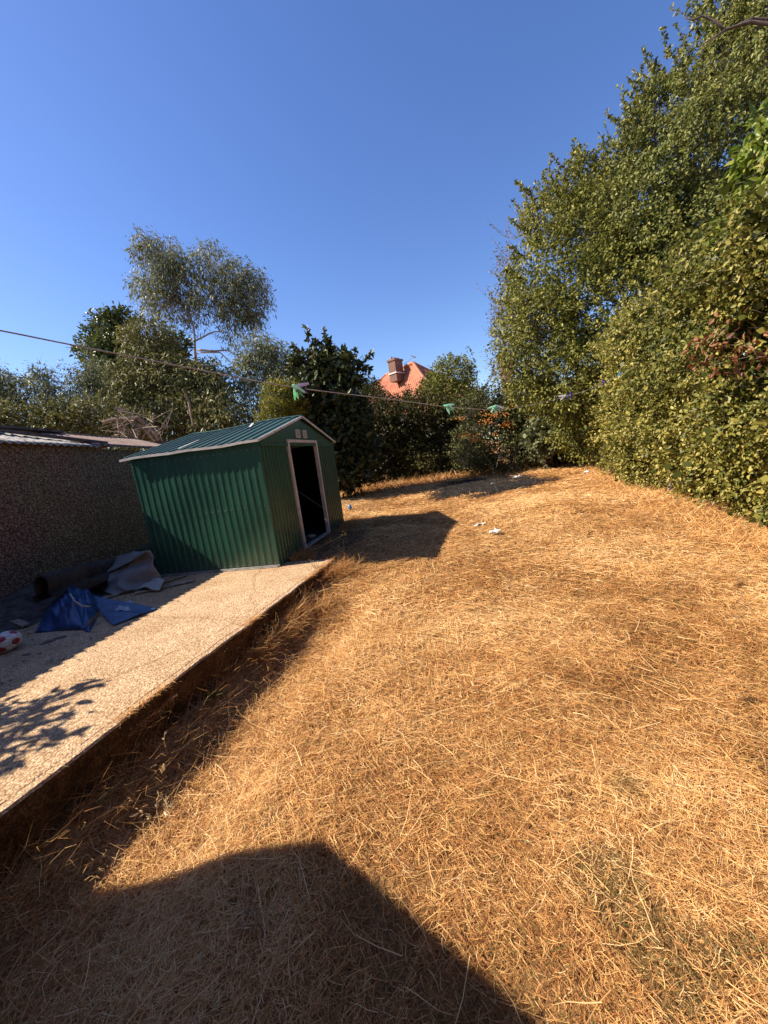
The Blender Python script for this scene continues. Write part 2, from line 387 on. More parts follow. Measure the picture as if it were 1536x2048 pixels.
# rubbish inside the shed
def rockmesh(c, r, seed, sq=(1, 1, .6), n=10):
    P = []
    for i_ in range(n+1):
        th = PI*i_/n; row = []
        for j_ in range(n+1):
            ph = 2*PI*(j_ % n)/n; d = np.array([math.sin(th)*math.cos(ph), math.sin(th)*math.sin(ph), math.cos(th)])
            k = r*(.7+.6*float(vn3(np.array([d*1.7+seed*3.1+5]), seed)[0])); row.append(tuple(np.array(c)+d*k*np.array(sq)))
        P.append(row)
    return P
MWOOD = mottled('weathered_wood', (.20, .15, .10), (.42, .34, .25), 14, .85, .4)
MGREY = mottled('grey_plastic', (.25, .25, .24), (.36, .36, .34), 8, .5, .1)
def shedw(a, b, z): return SA+FR*(a+z*LX)+LG*(b+z*LY)+np.array([0, 0, z])
MB().tube([shedw(D0+.10, .16, .02), shedw(D0+.10, .16, .62)], .05, 14).build('drain_pipe', MGREY)
tag(bpy.data.objects['drain_pipe'], 'grey plastic pipe standing upright inside the shed doorway', 'pipe')
for k, (a_, b_, r_, col, lab) in enumerate((
        (1.25, .28, .10, (.20, .17, .10), 'crumpled pale brown paper just inside the shed doorway'),
        (1.55, .34, .12, (.10, .10, .09), 'dark rumpled rag on the shed floor behind the sill'),
        (1.80, .24, .08, (.30, .27, .20), 'small cream crumpled wrapper by the far door jamb'),)):
    mb = MB(); c0 = shedw(a_, b_, r_*.35); mb.grid(rockmesh(c0, r_, k+3, (1, 1, .45), 12))
    tag(mb.build(['crumpled_paper', 'rag', 'wrapper'][k], mottled('litter%d' % k, tuple(.5*q for q in col), col, 12, .8, .3)), lab, ['paper', 'rag', 'wrapper'][k])

# ------------------------------------------------------------------ prefab garage on the left
GE0, GE1 = np.array([-4.91, 4.67, 2.18]), np.array([-4.25, 7.59, 2.04])     # two points of its eave
GD = (GE1-GE0)/(GE1-GE0)[1]
def geave(y): return GE0+GD*(y-GE0[1])
GN = np.array([-GD[1], GD[0], 0]); GN /= np.linalg.norm(GN)                 # towards the garage's inside
m, nt, bs, o_ = newmat('pebbledash')
tc = nt.nodes.new('ShaderNodeTexCoord')
v = nt.nodes.new('ShaderNodeTexVoronoi'); v.inputs['Scale'].default_value = 58; nt.links.new(tc.outputs['Object'], v.inputs['Vector'])
sp = nt.nodes.new('ShaderNodeSeparateColor'); nt.links.new(v.outputs['Color'], sp.inputs[0])
st = ramp(nt, [(0, (.20, .10, .07)), (.45, (.46, .27, .20)), (.8, (.58, .39, .29)), (1, (.72, .55, .43))], sp.outputs[0])
dk = ramp(nt, [(.2, (1, 1, 1)), (.6, (.30, .24, .20))], v.outputs['Distance'])
cc = mixc(nt, 1., st.outputs[0], dk.outputs[0], 'MULTIPLY')
n = noise(nt, 1.1, 5, .6); st2 = ramp(nt, [(.35, (.95, .82, .8)), (.65, (.8, .95, .75))], n.outputs[0]); cc = mixc(nt, 1., cc, st2.outputs[0], 'MULTIPLY')
nt.links.new(cc, bs.inputs['Base Color']); bs.inputs['Roughness'].default_value = .85
iv = nt.nodes.new('ShaderNodeMath'); iv.operation = 'MULTIPLY'; iv.inputs[1].default_value = -1; nt.links.new(v.outputs['Distance'], iv.inputs[0]); bump(nt, bs, iv.outputs[0], 1., .02)
MDASH = m
gar = thing('garage', (-5.6, 4.5, 0), 'old pebbledash garage with a grey corrugated cement roof', 'garage')
y0, y1 = 1.6, 8.35
wi = GN*.09
mb = MB(); a, b = geave(y0)+wi, geave(y1)+wi; ti = GN*2.6
q = [a, b, b+ti, a+ti]
lo_ = [(p[0], p[1], -.3) for p in q]; hi_ = [(p[0], p[1], p[2]-.02) for p in q]
mb.add(lo_+hi_, [(0, 1, 5, 4), (1, 2, 6, 5), (2, 3, 7, 6), (3, 0, 4, 7)]); mb.build('wall', MDASH, gar, world=True)
for yy in (3.05, 4.75, 6.45):                       # joints between the concrete wall panels
    a = geave(yy)+wi*.97; MB().bar((a[0], a[1], 0), (a[0], a[1], a[2]-.03), .012, .02).build('panel_joint', MDASH, gar, world=True)
MASB = mottled('mossy_cement_sheet', (.11, .10, .085), (.38, .35, .31), 9, .9, .5, 40, lo=.38, hi=.52)
MBRN = mottled('brown_cement_sheet', (.16, .10, .08), (.30, .21, .17), 5, .9, .4, 40)
rise = np.array([0, 0, .40]); back = GN*1.3+rise
def roofsheet(ya, yb, mat, lift, nm, n, bk=1.):
    a, b = geave(ya)+(0, 0, lift), geave(yb)+(0, 0, lift)
    mb = MB(); mb.grid(corr(a, b, b+back*bk, a+back*bk, waves(n, -.018, 6), 10, .01)); return mb.build(nm, mat, gar, world=True, solid=.006, smooth=True)
roofsheet(1.5, 6.55, MASB, .0, 'roof_sheet', 50)
roofsheet(6.5, 8.45, MBRN, .028, 'roof_sheet', 19)
b2 = GN*1.3-rise*.3
a, b = geave(1.5)+back, geave(8.45)+back
mb = MB(); mb.grid(corr(a, b, b+b2, a+b2, waves(60, -.018, 6), 4)); mb.build('roof_sheet', MBRN, gar, world=True, solid=.006)
MB().bar(geave(1.4)+back+np.array([0, 0, .03]), geave(8.5)+back+np.array([0, 0, .03]), .16, .035).build('roof_ridge', MBRN, gar, world=True)
MOLD = mottled('old_dark_timber', (.05, .035, .03), (.16, .11, .09), 10, .9, .4)
tag(MB().bar(geave(5.35)+back*.98+np.array([0, 0, .065]), geave(6.75)+back*.06+np.array([0, 0, .055]), .14, .04).build('timber_board', MOLD), 'long dark board lying down the slope of the garage roof', 'board', 'boards on the garage roof')
tag(MB().bar(geave(3.9)+back*1.0+np.array([0, 0, .085]), geave(6.9)+back*.90+np.array([0, 0, .085]), .12, .04).build('timber_board', MOLD), 'long dark board along the ridge of the garage roof', 'board', 'boards on the garage roof')
tag(MB().bar(geave(4.6)+back*.55+np.array([0, 0, .045]), geave(5.0)+back*.5+np.array([0, 0, .045]), .05, .03).build('timber_offcut', MOLD), 'short offcut of wood on the grey garage roof sheets', 'offcut')

# house corner behind the photographer that throws the near shadow
hs = thing('house', (-5.5, -3, 0), 'brick house behind the viewpoint casting its gable shadow over the lawn', 'house')
MBRK = mottled('house_brick', (.28, .13, .08), (.42, .22, .14), 6, .85, .3)
zc, xc = 2.09, -3.17
MB().box(xc-4, xc, -6.5, 1.39, -.4, zc-.01).build('wall', MBRK, hs, world=True)
MB().box(xc+.1, 7.5, -7.5, -.75, -.4, 5.6).build('sky_fill_blocker', MBRK, hs, world=True)  # unseen block added behind the viewpoint to cut sky fill on the near lawn
MB().add([(xc+.06, 1.43, zc), (xc+.06, -2.4, zc+3.97), (xc-4, -2.4, zc+3.97), (xc-4, 1.43, zc)], [(0, 1, 2, 3)]).build('roof', MOLD, hs, solid=.08, world=True)
MB().add([(xc, 1.37, zc-.02), (xc, -2.4, zc+3.87), (xc, -6.5, zc-.02)], [(0, 1, 2)]).build('gable_wall', MBRK, hs, solid=.1, world=True)

# ------------------------------------------------------------------ litter by the garage wall
def patch(c, nu, nv, amp, seed, sc=6, folds=None):
    c = [np.array(q, float) for q in c]; P = []; nn = np.cross(c[1]-c[0], c[3]-c[0]); nn /= np.linalg.norm(nn)
    if nn[2] < 0: nn = -nn
    for i_ in range(nu+1):
        u = i_/nu; row = []
        for j_ in range(nv+1):
            v_ = j_/nv; p = (c[0]*(1-u)+c[1]*u)*(1-v_)+(c[3]*(1-u)+c[2]*u)*v_
            h = float(vn2(u*sc, v_*sc*.7, seed)-.5)*amp
            rg = 1-abs(2*float(vn2(u*sc*.5+v_*2, v_*sc*.4, seed+5))-1); h += amp*1.2*(rg**3-.3)
            if folds: h += folds(u, v_)
            row.append(tuple(p+nn*h))
        P.append(row)
    return P
MCARP = mottled('dirty_carpet', (.014, .012, .010), (.055, .044, .034), 7, .95, .6, 80)
def carpet():
    mb = MB(); A = at(58, 1112, 4.75); B = at(268, 1076, 6.9); P = []
    A = np.array([-4.06, 4.38, 0]); B = np.array([-3.92, 6.6, 0])
    for i_ in range(41):
        t = i_/40; c0 = A*(1-t)+B*t; row = []
        ax = (B-A)/np.linalg.norm(B-A); sd_ = np.array([ax[1], -ax[0], 0])
        hh = .45-.07*t+.03*math.sin(7*t+1)
        for k in range(25):
            s_ = k/24; th = PI*(s_*1.5-.25)
            if s_ < .3: p = np.array([.13+.03*(.3-s_)*3, .16+(hh-.30)*(s_/.3)])
            elif s_ > .7: p = np.array([-.13, .16+(hh-.30)*((1-s_)/.3)])
            else:
                q_ = (s_-.3)/.4*PI; p = np.array([.13*math.cos(q_), hh-.14+.14*math.sin(q_)])
            wv = (float(vn2(t*7, s_*5, 21))-.5)*.05
            p = p*np.array([.72+.5*(p[1] < .25), 1]); row.append(tuple(c0+sd_*(p[0]+wv*1.6)+np.array([0, 0, p[1]+wv*.5])))
        P.append(row)
    mb.grid(P); return mb.build('rolled_carpet', MCARP, smooth=True, solid=.02)
tag(carpet(), 'long dark roll of dirty old carpet lying along the garage wall', 'carpet')
MRUB = mottled('rubble_soil', (.03, .024, .02), (.13, .10, .08), 9, .95, .7, 40, bd=.02)
# bank of dirt and debris along the wall
P = []
for i_ in range(81):
    y = 2.2+5.2*i_/80; e = geave(y)+GN*.1; row = []
    for j_ in range(24):
        s_ = j_/23; x = e[0]+1.35*s_; h = .20*(1-s_)**1.3*(.6+.8*float(vn2(y*2.5, s_*4, 31)))+.05*float(vn2(y*9, s_*12, 32))*(1-s_**3)-.012*(s_ > .97)-.03*s_**6
        row.append((x, y+.25*s_, h-.012))
    P.append(row)
tag(MB().grid(P).build('soil_bank', MRUB, smooth=True), kind='structure')
MGTARP = mottled('grey_groundsheet', (.12, .115, .105), (.22, .21, .19), 3, .55, .3, 25)
def g3(px, py, z): return gr(px, py, z)
gt = thing('grey_tarpaulin', g3(250, 1160, 0), 'dirty grey plastic sheet draped over rubbish against the green shed', 'tarpaulin')
MB().grid(patch([g3(172, 1172, .09), g3(228, 1190, .02), g3(326, 1166, .06), g3(300, 1100, .50)][::1], 30, 30, .035, 41, 5,
    lambda u, v_: .05*math.sin(PI*v_)*math.sin(PI*u)+.02*math.sin(9*u+3*v_))).build('sheet', MGTARP, gt, smooth=True, solid=.006, world=True)
MB().grid(patch([g3(196, 1128, .30), g3(172, 1171, .10), g3(298, 1102, .505), g3(262, 1103, .46)], 20, 20, .02, 43, 5)).build('sheet_fold', MGTARP, gt, smooth=True, solid=.006, world=True)
MB().grid(patch([g3(268, 1184, .01), g3(318, 1182, .02), g3(330, 1160, .10), g3(300, 1166, .05)], 14, 14, .02, 47, 5, lambda u, v_: .05*math.sin(PI*u))).build('rolled_hem', mottled('pale_groundsheet', (.26, .25, .23), (.38, .37, .34), 3, .6, .3, 25), gt, smooth=True, solid=.008, world=True)
for k, (a, b, w_, lab) in enumerate((((270, 1186), (388, 1160), .11, 'flat grey board lying beside the grey plastic sheet'), ((300, 1172), (372, 1150), .07, 'narrow weathered board closest to the base of the green shed'), ((205, 1197), (238, 1188), .06, 'short pale board end under the grey plastic sheet'))):
    A, B = g3(*a, .02), g3(*b, .02); tag(MB().bar(A, B, w_, .018).build('board', MWOOD, bevel=.003), lab, 'board')
MBLUE, nt, bs, _o = newmat('blue_tarpaulin')
n = noise(nt, 5, 6, .7); rp = ramp(nt, [(.3, (.006, .030, .095)), (.7, (.016, .075, .21))], n.outputs[0]); nt.links.new(rp.outputs[0], bs.inputs['Base Color']); bs.inputs['Roughness'].default_value = .35; bump(nt, bs, n.outputs[0], .5, .03)
bt = thing('blue_tarpaulin', g3(150, 1250, 0), 'crumpled blue plastic bag with a flat flap lying on the concrete', 'tarpaulin')
def mound():
    A, B, C, D = g3(72, 1266, .0), g3(190, 1262, .0), g3(205, 1195, .0), g3(118, 1195, .0); P = []
    for i_ in range(61):
        u = i_/60; row = []
        for j_ in range(61):
            v_ = j_/60; p = (A*(1-u)+B*u)*(1-v_)+(D*(1-u)+C*u)*v_
            cx, cy = (u-.55)/.62, (v_-.62)/.66; r_ = math.hypot(cx, cy)
            e = max(0, math.sin(PI*min(1, max(0, u))))**.5*max(0, math.sin(PI*v_))**.5
            rd = 1-abs(2*float(vn2(u*4+v_*3, v_*2-u*1.5, 51))-1); rd2 = 1-abs(2*float(vn2(u*9, v_*7+u*5, 52))-1)
            an_ = math.atan2(cy, cx); h = e*max(0, 1-r_*r_)**.7*.15+e*.09*rd**2+e*.04*rd2**2+e*min(1, 2*r_)*.055*abs(math.sin(an_*4.3+4*float(vn2(u*3+2, v_*3, 55))))+e*.02*float(vn2(u*14, v_*14, 56))
            k = .12*(float(vn2(u*3, v_*3, 53))-.5)
            row.append((p[0]+k*(1-e*.5)*.6, p[1]+k*.4, h+.002))
        P.append(row)
    return MB().grid(P)
mound().build('bag', MBLUE, bt, smooth=True, world=True, solid=.004)
MBLF = mottled('faded_blue_tarpaulin', (.03, .075, .15), (.055, .12, .23), 5, .45, .3, 30)
fl = MB().grid(patch([g3(186, 1192, .17), g3(198, 1222, .05), g3(226, 1251, .012), g3(316, 1217, .012)], 30, 20, .012, 57, 4)); fl.build('flap', MBLF, bt, smooth=True, solid=.004, world=True)
MB().grid(patch([g3(222, 1204, .098), g3(232, 1222, .060), g3(262, 1222, .040), g3(266, 1202, .068)], 14, 14, .012, 58, 4)).build('white_print', mottled('worn_white_print', (.22, .25, .32), (.42, .45, .52), 12, .6, .2), bt, smooth=True, world=True, solid=.003)
MB().tube([g3(140, 1188, .34), g3(150, 1203, .28), g3(165, 1212, .22), g3(180, 1213, .18)], 0.008, 6).build('strap', MGREY, bt, world=True)
MB().tube([g3(198, 1228, .08), g3(182, 1240, .06), g3(172, 1256, .02)], .018, 6).build('strap', MOLD, bt, world=True)
for k, (a, b, lab) in enumerate((((-30, 1222), (52, 1250), 'weathered wooden plank lying on rubbish behind the football'), ((48, 1262), (82, 1252), 'thin pale stick on the ground between the football and the blue bag'))):
    A, B = g3(*a, .04+.03*(k == 0)), g3(*b, .03); tag(MB().bar(A, B, (.075, .02)[k], (.022, .012)[k]).build(('wooden_plank', 'stick')[k], MWOOD), lab, ('plank', 'stick')[k])
# football
def ball():
    ph = (1+5**.5)/2; ico = [np.array(p, float) for a in (-1, 1) for b in (-ph, ph) for p in ((0, a, b), (a, b, 0), (b, 0, a))]
    ico = [p/np.linalg.norm(p) for p in ico]; dod = []
    for i_ in range(12):
        for j_ in range(i_+1, 12):
            for k in range(j_+1, 12):
                if ico[i_]@ico[j_] > .4 and ico[j_]@ico[k] > .4 and ico[i_]@ico[k] > .4: p = ico[i_]+ico[j_]+ico[k]; dod.append(p/np.linalg.norm(p))
    Mx = np.array(Matrix.Rotation(.5, 3, 'X') @ Matrix.Rotation(.9, 3, 'Z'))
    Cn = np.array([Mx@(p/2.327) for p in ico]+[Mx@(p/2.267) for p in dod]); bm = MB(); P = []; red = []
    n = 110
    for i_ in range(n+1):
        row = []
        for j_ in range(2*n+1):
            th, f_ = PI*i_/n, PI*j_/n; d = np.array([math.sin(th)*math.cos(f_), math.sin(th)*math.sin(f_), math.cos(th)])
            q = Cn@d; o_ = np.sort(q)[::-1]; gap = (o_[0]-o_[1])/o_[0]
            r_ = .125*(1-.07*math.exp(-gap/.02)+.0*gap)*(1-.05*float(vn3(np.array([d*2+9]), 3)[0]))
            p = d*r_; p[2] = p[2]*.80 - .16*max(0, p[2]-.06); p[2] = max(p[2], -.082)
            row.append(tuple(p))
            if i_ < n and j_ < 2*n: red.append(1 if q.argmax() < 12 else 0)
        P.append(row)
    bm.grid(P); bc = g3(10, 1283, .09); bm.v = [tuple(np.array(p)+bc) for p in bm.v]
    o = bm.build('football', [mottled('ball_white', (.42, .40, .37), (.68, .66, .62), 30, .55, .1), mottled('ball_red', (.22, .012, .012), (.38, .02, .02), 30, .5, .1)], smooth=True)
    o.data.polygons.foreach_set('material_index', red); return o
tag(ball(), 'half deflated white football with red panels on the concrete', 'ball')
for k, (px, py, s_, z_) in enumerate(((100, 1282, .05, 0), (88, 1287, .03, 0), (52, 1309, .028, 0), (78, 1307, .02, 0), (120, 1275, .05, 0))):
    c0 = g3(px, py, .004); tag(MB().grid(rockmesh(c0, s_, 60+k, (1.3, .7, .18), 8)).build('bark_scrap', MOLD), ['largest dark bark scrap on the concrete right of the football', 'small dark bark scrap touching the football side of the largest one', 'small dark scrap on the concrete nearest the left edge', 'tiny dark scrap on the concrete below the largest one', 'long dark scrap on the concrete under the blue bag'][k], 'bark scrap', 'dark scraps on the concrete')
# litter on the lawn
MWHT = mottled('white_paper', (.55, .55, .52), (.80, .80, .77), 20, .7, .2)
MPLB = mottled('blue_plastic', (.02, .12, .42), (.08, .30, .62), 12, .3, .2)
def gl(px, py):
    p = gr(px, py, -.05)
    for _ in range(4): p = gr(px, py, float(zl(p[0], p[1])))
    return p
for nm, px, py, r_, sq, mt, lab in (
        ('crushed_cup', 990, 1070, .10, (1.15, .8, .42), MWHT, 'crushed white paper litter in the middle of the dry lawn'),
        ('paper_strip', 960, 1053, .09, (1.6, .4, .15), MWHT, 'thin white paper strip just above the crushed white litter on the lawn'),
        ('white_wrapper', 1174, 949, .11, (1.0, .8, .6), MWHT, 'white wrapper on the grass at the foot of the tall hedge'),
        ('white_wrapper', 1035, 957, .13, (1.3, .8, .35), MWHT, 'larger white scrap at the right of the burnt patch'),
        ('white_wrapper', 985, 970, .09, (1.4, .6, .25), MWHT, 'smaller white scrap in the middle of the burnt patch'),
        ('blue_bottle', 701, 1020, .085, (.8, .7, 1.1), MPLB, 'crushed blue plastic bottle beside the right wall of the green shed'),
        ('broken_slab', 655, 1132, .09, (1.0, .7, .5), MWHT, 'pale broken lump on the end corner of the concrete slab'),):
    c0 = gl(px, py)+np.array([0, 0, .03+r_*sq[2]*.5]); r_ *= .72; mb = MB(); G_ = rockmesh(c0, r_, int(px), sq, 22); rr_ = np.random.default_rng(int(px))
    G_ = [[(p[0]+.015*(vn3(np.array([np.array(p)*23]), 1)[0]-.5), p[1], p[2]+.05*(vn3(np.array([np.array(p)*31]), 2)[0]-.5)) for p in row] for row in G_]
    tag(mb.grid(G_).build(nm, mt), lab, nm.split('_')[-1])

# ------------------------------------------------------------------ washing line and pegs
LP = [(-260, 612), (0, 661), (150, 691), (380, 736), (590, 775), (770, 797), (900, 814), (1000, 819), (1060, 810), (1118, 797), (1180, 778), (1240, 750), (1290, 722)]
p0, p1 = at(0, 661, 1.12), at(1240, 750, 6.0); dv = (p1-p0)[:2]; nv_ = np.array([-dv[1], dv[0]])
def online(px, py):
    v_ = CF+(px-768)/FPX*CR-(py-1024)/FPX*CU; t = ((p0[:2])@nv_-CP[:2]@nv_)/(v_[:2]@nv_); return CP+t*v_
LL = [online(*q) for q in LP]; pts = []
for k in range(len(LL)-1):
    a, b, c_, d = LL[max(k-1, 0)], LL[k], LL[k+1], LL[min(k+2, len(LL)-1)]
    for t in np.linspace(0, 1, 8, endpoint=False): pts.append(.5*((2*b)+(-a+c_)*t+(2*a-5*b+4*c_-d)*t*t+(-a+3*b-3*c_+d)*t**3))
pts.append(LL[-1])
tag(MB().tube(pts, .0024, 6).build('washing_line', mottled('pale_cord', (.42, .42, .42), (.60, .60, .60), 40, .8, .3), smooth=True), 'pale cord washing line sagging across the whole garden', 'washing line')
def pegmat(n_, c):
    m, nt, bs, o = newmat(n_); bs.inputs['Base Color'].default_value = (*c, 1); bs.inputs['Roughness'].default_value = .4
    tr = nt.nodes.new('ShaderNodeBsdfTranslucent'); tr.inputs[0].default_value = (*c, 1); mx = nt.nodes.new('ShaderNodeMixShader'); mx.inputs[0].default_value = .55
    nt.links.new(bs.outputs[0], mx.inputs[1]); nt.links.new(tr.outputs[0], mx.inputs[2]); nt.links.new(mx.outputs[0], o.inputs[0]); return m
PM = dict(mint=pegmat('mint_plastic', (.62, .95, .78)), green=pegmat('green_plastic', (.45, .90, .52)), white=pegmat('white_plastic', (.85, .85, .87)), purple=pegmat('purple_plastic', (.13, .09, .42)), plum=pegmat('plum_plastic', (.06, .02, .07)), lilac=pegmat('lilac_plastic', (.58, .48, .66)), cyan=pegmat('cyan_plastic', (.10, .50, .72)))
def peg(px, py, col, ang, lab, split=.36, s=.78):
    c0 = online(px, py); t = thing('clothes_peg', c0, lab, 'clothes peg', 'clothes pegs on the washing line')
    side = CR*math.cos(ang)+CU*math.sin(ang); up = -CR*math.sin(ang)+CU*math.cos(ang)
    for sg in (-1, 1):                           # two legs meeting at the jaw on the line
        mb = MB(); a = -up; d = (-side*math.cos(split*sg)+up*math.sin(split*sg)); n_ = np.cross(d, CF); n_ /= np.linalg.norm(n_); P = []
        for k, (u, w_) in enumerate(((-.012, .004), (0, .0075), (.03, .010), (.055, .008), (.082, .0015))):
            c_ = c0+d*u*s+CF*.003*sg; P.append((c_, w_*s))
        for sx_ in (1,):
            V = []; 
            for c_, w_ in P: V += [c_+n_*w_-CF*.004, c_-n_*w_-CF*.004, c_-n_*w_+CF*.004, c_+n_*w_+CF*.004]
            F_ = [(0, 1, 2, 3), (19, 18, 17, 16)]+[(4*k+j_, 4*k+4+j_, 4*k+4+(j_+1) % 4, 4*k+(j_+1) % 4) for k in range(4) for j_ in range(4)]
            mb.add(V, F_)
        mb.build('leg', PM[col], t, world=True)
    MB().tube([c0-side*.030*s-CF*.012, c0-side*.030*s+CF*.012], .006*s, 8).build('spring', MRAIL, t, world=True)
for a_ in ((588, 772, 'mint', 2.25, 'mint peg hanging steeply from the line above the shed ridge'), (590, 773, 'green', 1.9, 'green peg hanging downwards from the line above the shed ridge'),
           (592, 773, 'lilac', 3.0, 'pale lilac peg pointing right on the line above the shed ridge'), (600, 776, 'plum', 2.3, 'dark plum peg in the bunch on the line above the shed ridge'),
           (890, 811, 'mint', 2.9, 'mint peg lying along the line over the dark back hedge'), (893, 811, 'mint', 2.3, 'mint peg drooping from the line over the dark back hedge'),
           (990, 812, 'mint', .65, 'mint peg fanned to the left over the orange berries'), (991, 812, 'mint', 1.3, 'mint peg pointing down left over the orange berries'), (992, 812, 'mint', 1.85, 'mint peg pointing down right over the orange berries'),
           (994, 812, 'white', 2.45, 'white peg fanned to the right over the orange berries')): peg(*a_)
for a_ in ((1130, 791, 'white', .45, 'white peg on the line in front of the tall right tree'), (1142, 786, 'purple', 1.2, 'purple peg on the line right beside the white peg'),
           (1206, 760, 'purple', 2.0, 'purple peg high on the line against the leafy hedge'), (1240, 744, 'cyan', 1.4, 'cyan peg, the last one on the right end of the line')): peg(*a_, s=.95)

# ------------------------------------------------------------------ foliage tools
def unit(v): return v/np.maximum(np.linalg.norm(v, axis=-1, keepdims=True), 1e-9)
def leafverts(P, D, N, L, Wd, kind):
    Sd = unit(np.cross(D, N)); N2 = np.cross(Sd, D); L = L[:, None]; Wd = Wd[:, None]
    if kind == 'hex':
        V = np.stack([P, P+D*L*.3+Sd*Wd*.5+N2*Wd*.13, P+D*L*.7+Sd*Wd*.36+N2*Wd*.06, P+D*L-N2*L*.12, P+D*L*.7-Sd*Wd*.36+N2*Wd*.06, P+D*L*.3-Sd*Wd*.5+N2*Wd*.13], 1)
        b = (np.arange(len(P))*6)[:, None]; F = np.concatenate([b+np.array([[0, 1, 2, 3]]), b+np.array([[0, 3, 4, 5]])])
    else:
        V = np.stack([P, P+D*L*.45+Sd*Wd*.5+N2*Wd*.12, P+D*L-N2*L*.1, P+D*L*.45-Sd*Wd*.5+N2*Wd*.12], 1)
        F = (np.arange(len(P))*4)[:, None]+np.array([[0, 1, 2, 3]])
    return V, F
def clusters(blobs, n, rg, shell=.3, gate=.42, gsc=1.3, seed=0, up=.25, cull=.72):
    B = np.array(blobs, float); c, r = B[:, :3], B[:, 3:6]
    wts = (r[:, 0]*r[:, 1]*r[:, 2])**(2/3); wts /= wts.sum(); k = rg.choice(len(B), n*3, p=wts)
    d = unit(rg.normal(size=(n*3, 3))); rad = 1-np.abs(rg.normal(size=n*3))*shell; rad = np.clip(rad, .15, 1.05)
    lump = .86+.30*vn3(d*2.6+k[:, None]*7.7, seed+1)
    P = c[k]+d*r[k]*(rad*lump)[:, None]
    g = vn3(P*gsc+50, seed+2)*.6+vn3(P*gsc*2.7+50, seed+3)*.4
    keep = g > gate-.1*(rad < .7)
    ins = np.zeros(len(P), bool)
    for i_ in range(len(B)):
        q = np.linalg.norm((P-c[i_])/r[i_], axis=1); ins |= (q < cull) & (k != i_)
    keep &= ~(ins & (rg.random(len(P)) < .75))
    P, d, rad = P[keep][:n], d[keep][:n], rad[keep][:n]
    return P, unit(d+np.array([0, 0, up])), rad
def foliage(name, mat, parent, blobs, n, nl, L, Wd, spread, rg, kind='hex', shell=.3, gate=.42, gsc=1.3, seed=0, up=.25, droop=0., tw=None, cull=.72, face=.6, tbias=0, jl=.3):
    P, d, rad = clusters(blobs, n, rg, shell, gate, gsc, seed, up, cull); m_ = len(P)
    tip = unit(d+rg.normal(size=(m_, 3))*.45+np.array([0, 0, -droop*.5]))
    t = np.tile(np.linspace(.05, 1, nl), (m_, 1))+rg.normal(size=(m_, nl))*.05
    base = P[:, None, :]+tip[:, None, :]*(t*spread)[..., None]+rg.normal(size=(m_, nl, 3))*spread*.16
    base[..., 2] -= droop*spread*(t**2)*.6
    D = unit(tip[:, None, :]*.55+rg.normal(size=(m_, nl, 3))*.62+np.array([0, 0, -droop]))
    N = unit(d[:, None, :]*face+rg.normal(size=(m_, nl, 3))*.55+np.array([0, 0, .25]))
    base, D, N = [q.reshape(-1, 3) for q in (base, D, N)]
    Ls = L*(1+rg.normal(size=len(base))*jl).clip(.45, 1.7); Ws = Wd*Ls/L
    V, F = leafverts(base, D, N, Ls, Ws, kind)
    cl = vn3(P*.9+9, seed+5)*.30+vn3(P*3.1+9, seed+6)*.20
    ti = np.repeat(cl, nl)+rg.random(len(base))*.62-.10+tbias
    o = npmesh(name, V, F, mat, parent, tint=np.repeat(ti.clip(0, 1), V.shape[1]))
    if tw: twigs(tw, P, tip, spread, parent, rg)
    return o, P, tip
def sticks(A, B, ra, rb):                                # many thin 3-sided twigs at once
    d = unit(B-A); ref = np.where(np.abs(d[:, 2:3]) > .9, np.array([[1., 0, 0]]), np.array([[0, 0, 1.]]))
    a = unit(np.cross(d, ref)); b = np.cross(d, a); V = []
    for Q, r_ in ((A, ra), (B, rb)):
        for k in range(3):
            th = 2*PI*k/3; V.append(Q+(a*math.cos(th)+b*math.sin(th))*np.asarray(r_).reshape(-1, 1))
    V = np.stack(V, 1); o_ = (np.arange(len(A))*6)[:, None]
    F = np.concatenate([o_+np.array([[0, 1, 4, 3]]), o_+np.array([[1, 2, 5, 4]]), o_+np.array([[2, 0, 3, 5]])])
    return V, F
def twigs(mat, P, tip, spread, parent, rg, name='twigs', back=1.6, r=.004, frac=.5):
    k = rg.random(len(P)) < frac; A = P[k]-tip[k]*spread*back+rg.normal(size=(k.sum(), 3))*spread*.3; B = P[k]+tip[k]*spread*.9
    V, F = sticks(A, B, np.full(len(A), r), np.full(len(A), r*.4)); return npmesh(name, V, F, mat, parent)
MBARK = mottled('grey_brown_bark', (.07, .055, .042), (.20, .16, .125), 12, .9, .5)
MPALE = mottled('pale_bark', (.16, .12, .09), (.34, .27, .21), 8, .8, .3)
MDEAD = mottled('dead_twigs', (.16, .11, .08), (.34, .26, .19), 15, .9, .2)
MRED = mottled('reddish_twigs', (.20, .10, .07), (.36, .20, .14), 15, .9, .2)
def limb(mb, a, b, r0, r1, rg, wob=.12, n=7, sides=6):
    a = np.array(a, float); b = np.array(b, float); L = np.linalg.norm(b-a); o = rg.normal(size=3)*wob*L; o2 = rg.normal(size=3)*wob*L*.5
    pts = [a+(b-a)*t+o*math.sin(PI*t)*.6+o2*math.sin(2*PI*t)*.5 for t in np.linspace(0, 1, n)]
    mb.tube(pts, [r0+(r1-r0)*t for t in np.linspace(0, 1, n)], sides, cap=False); return pts
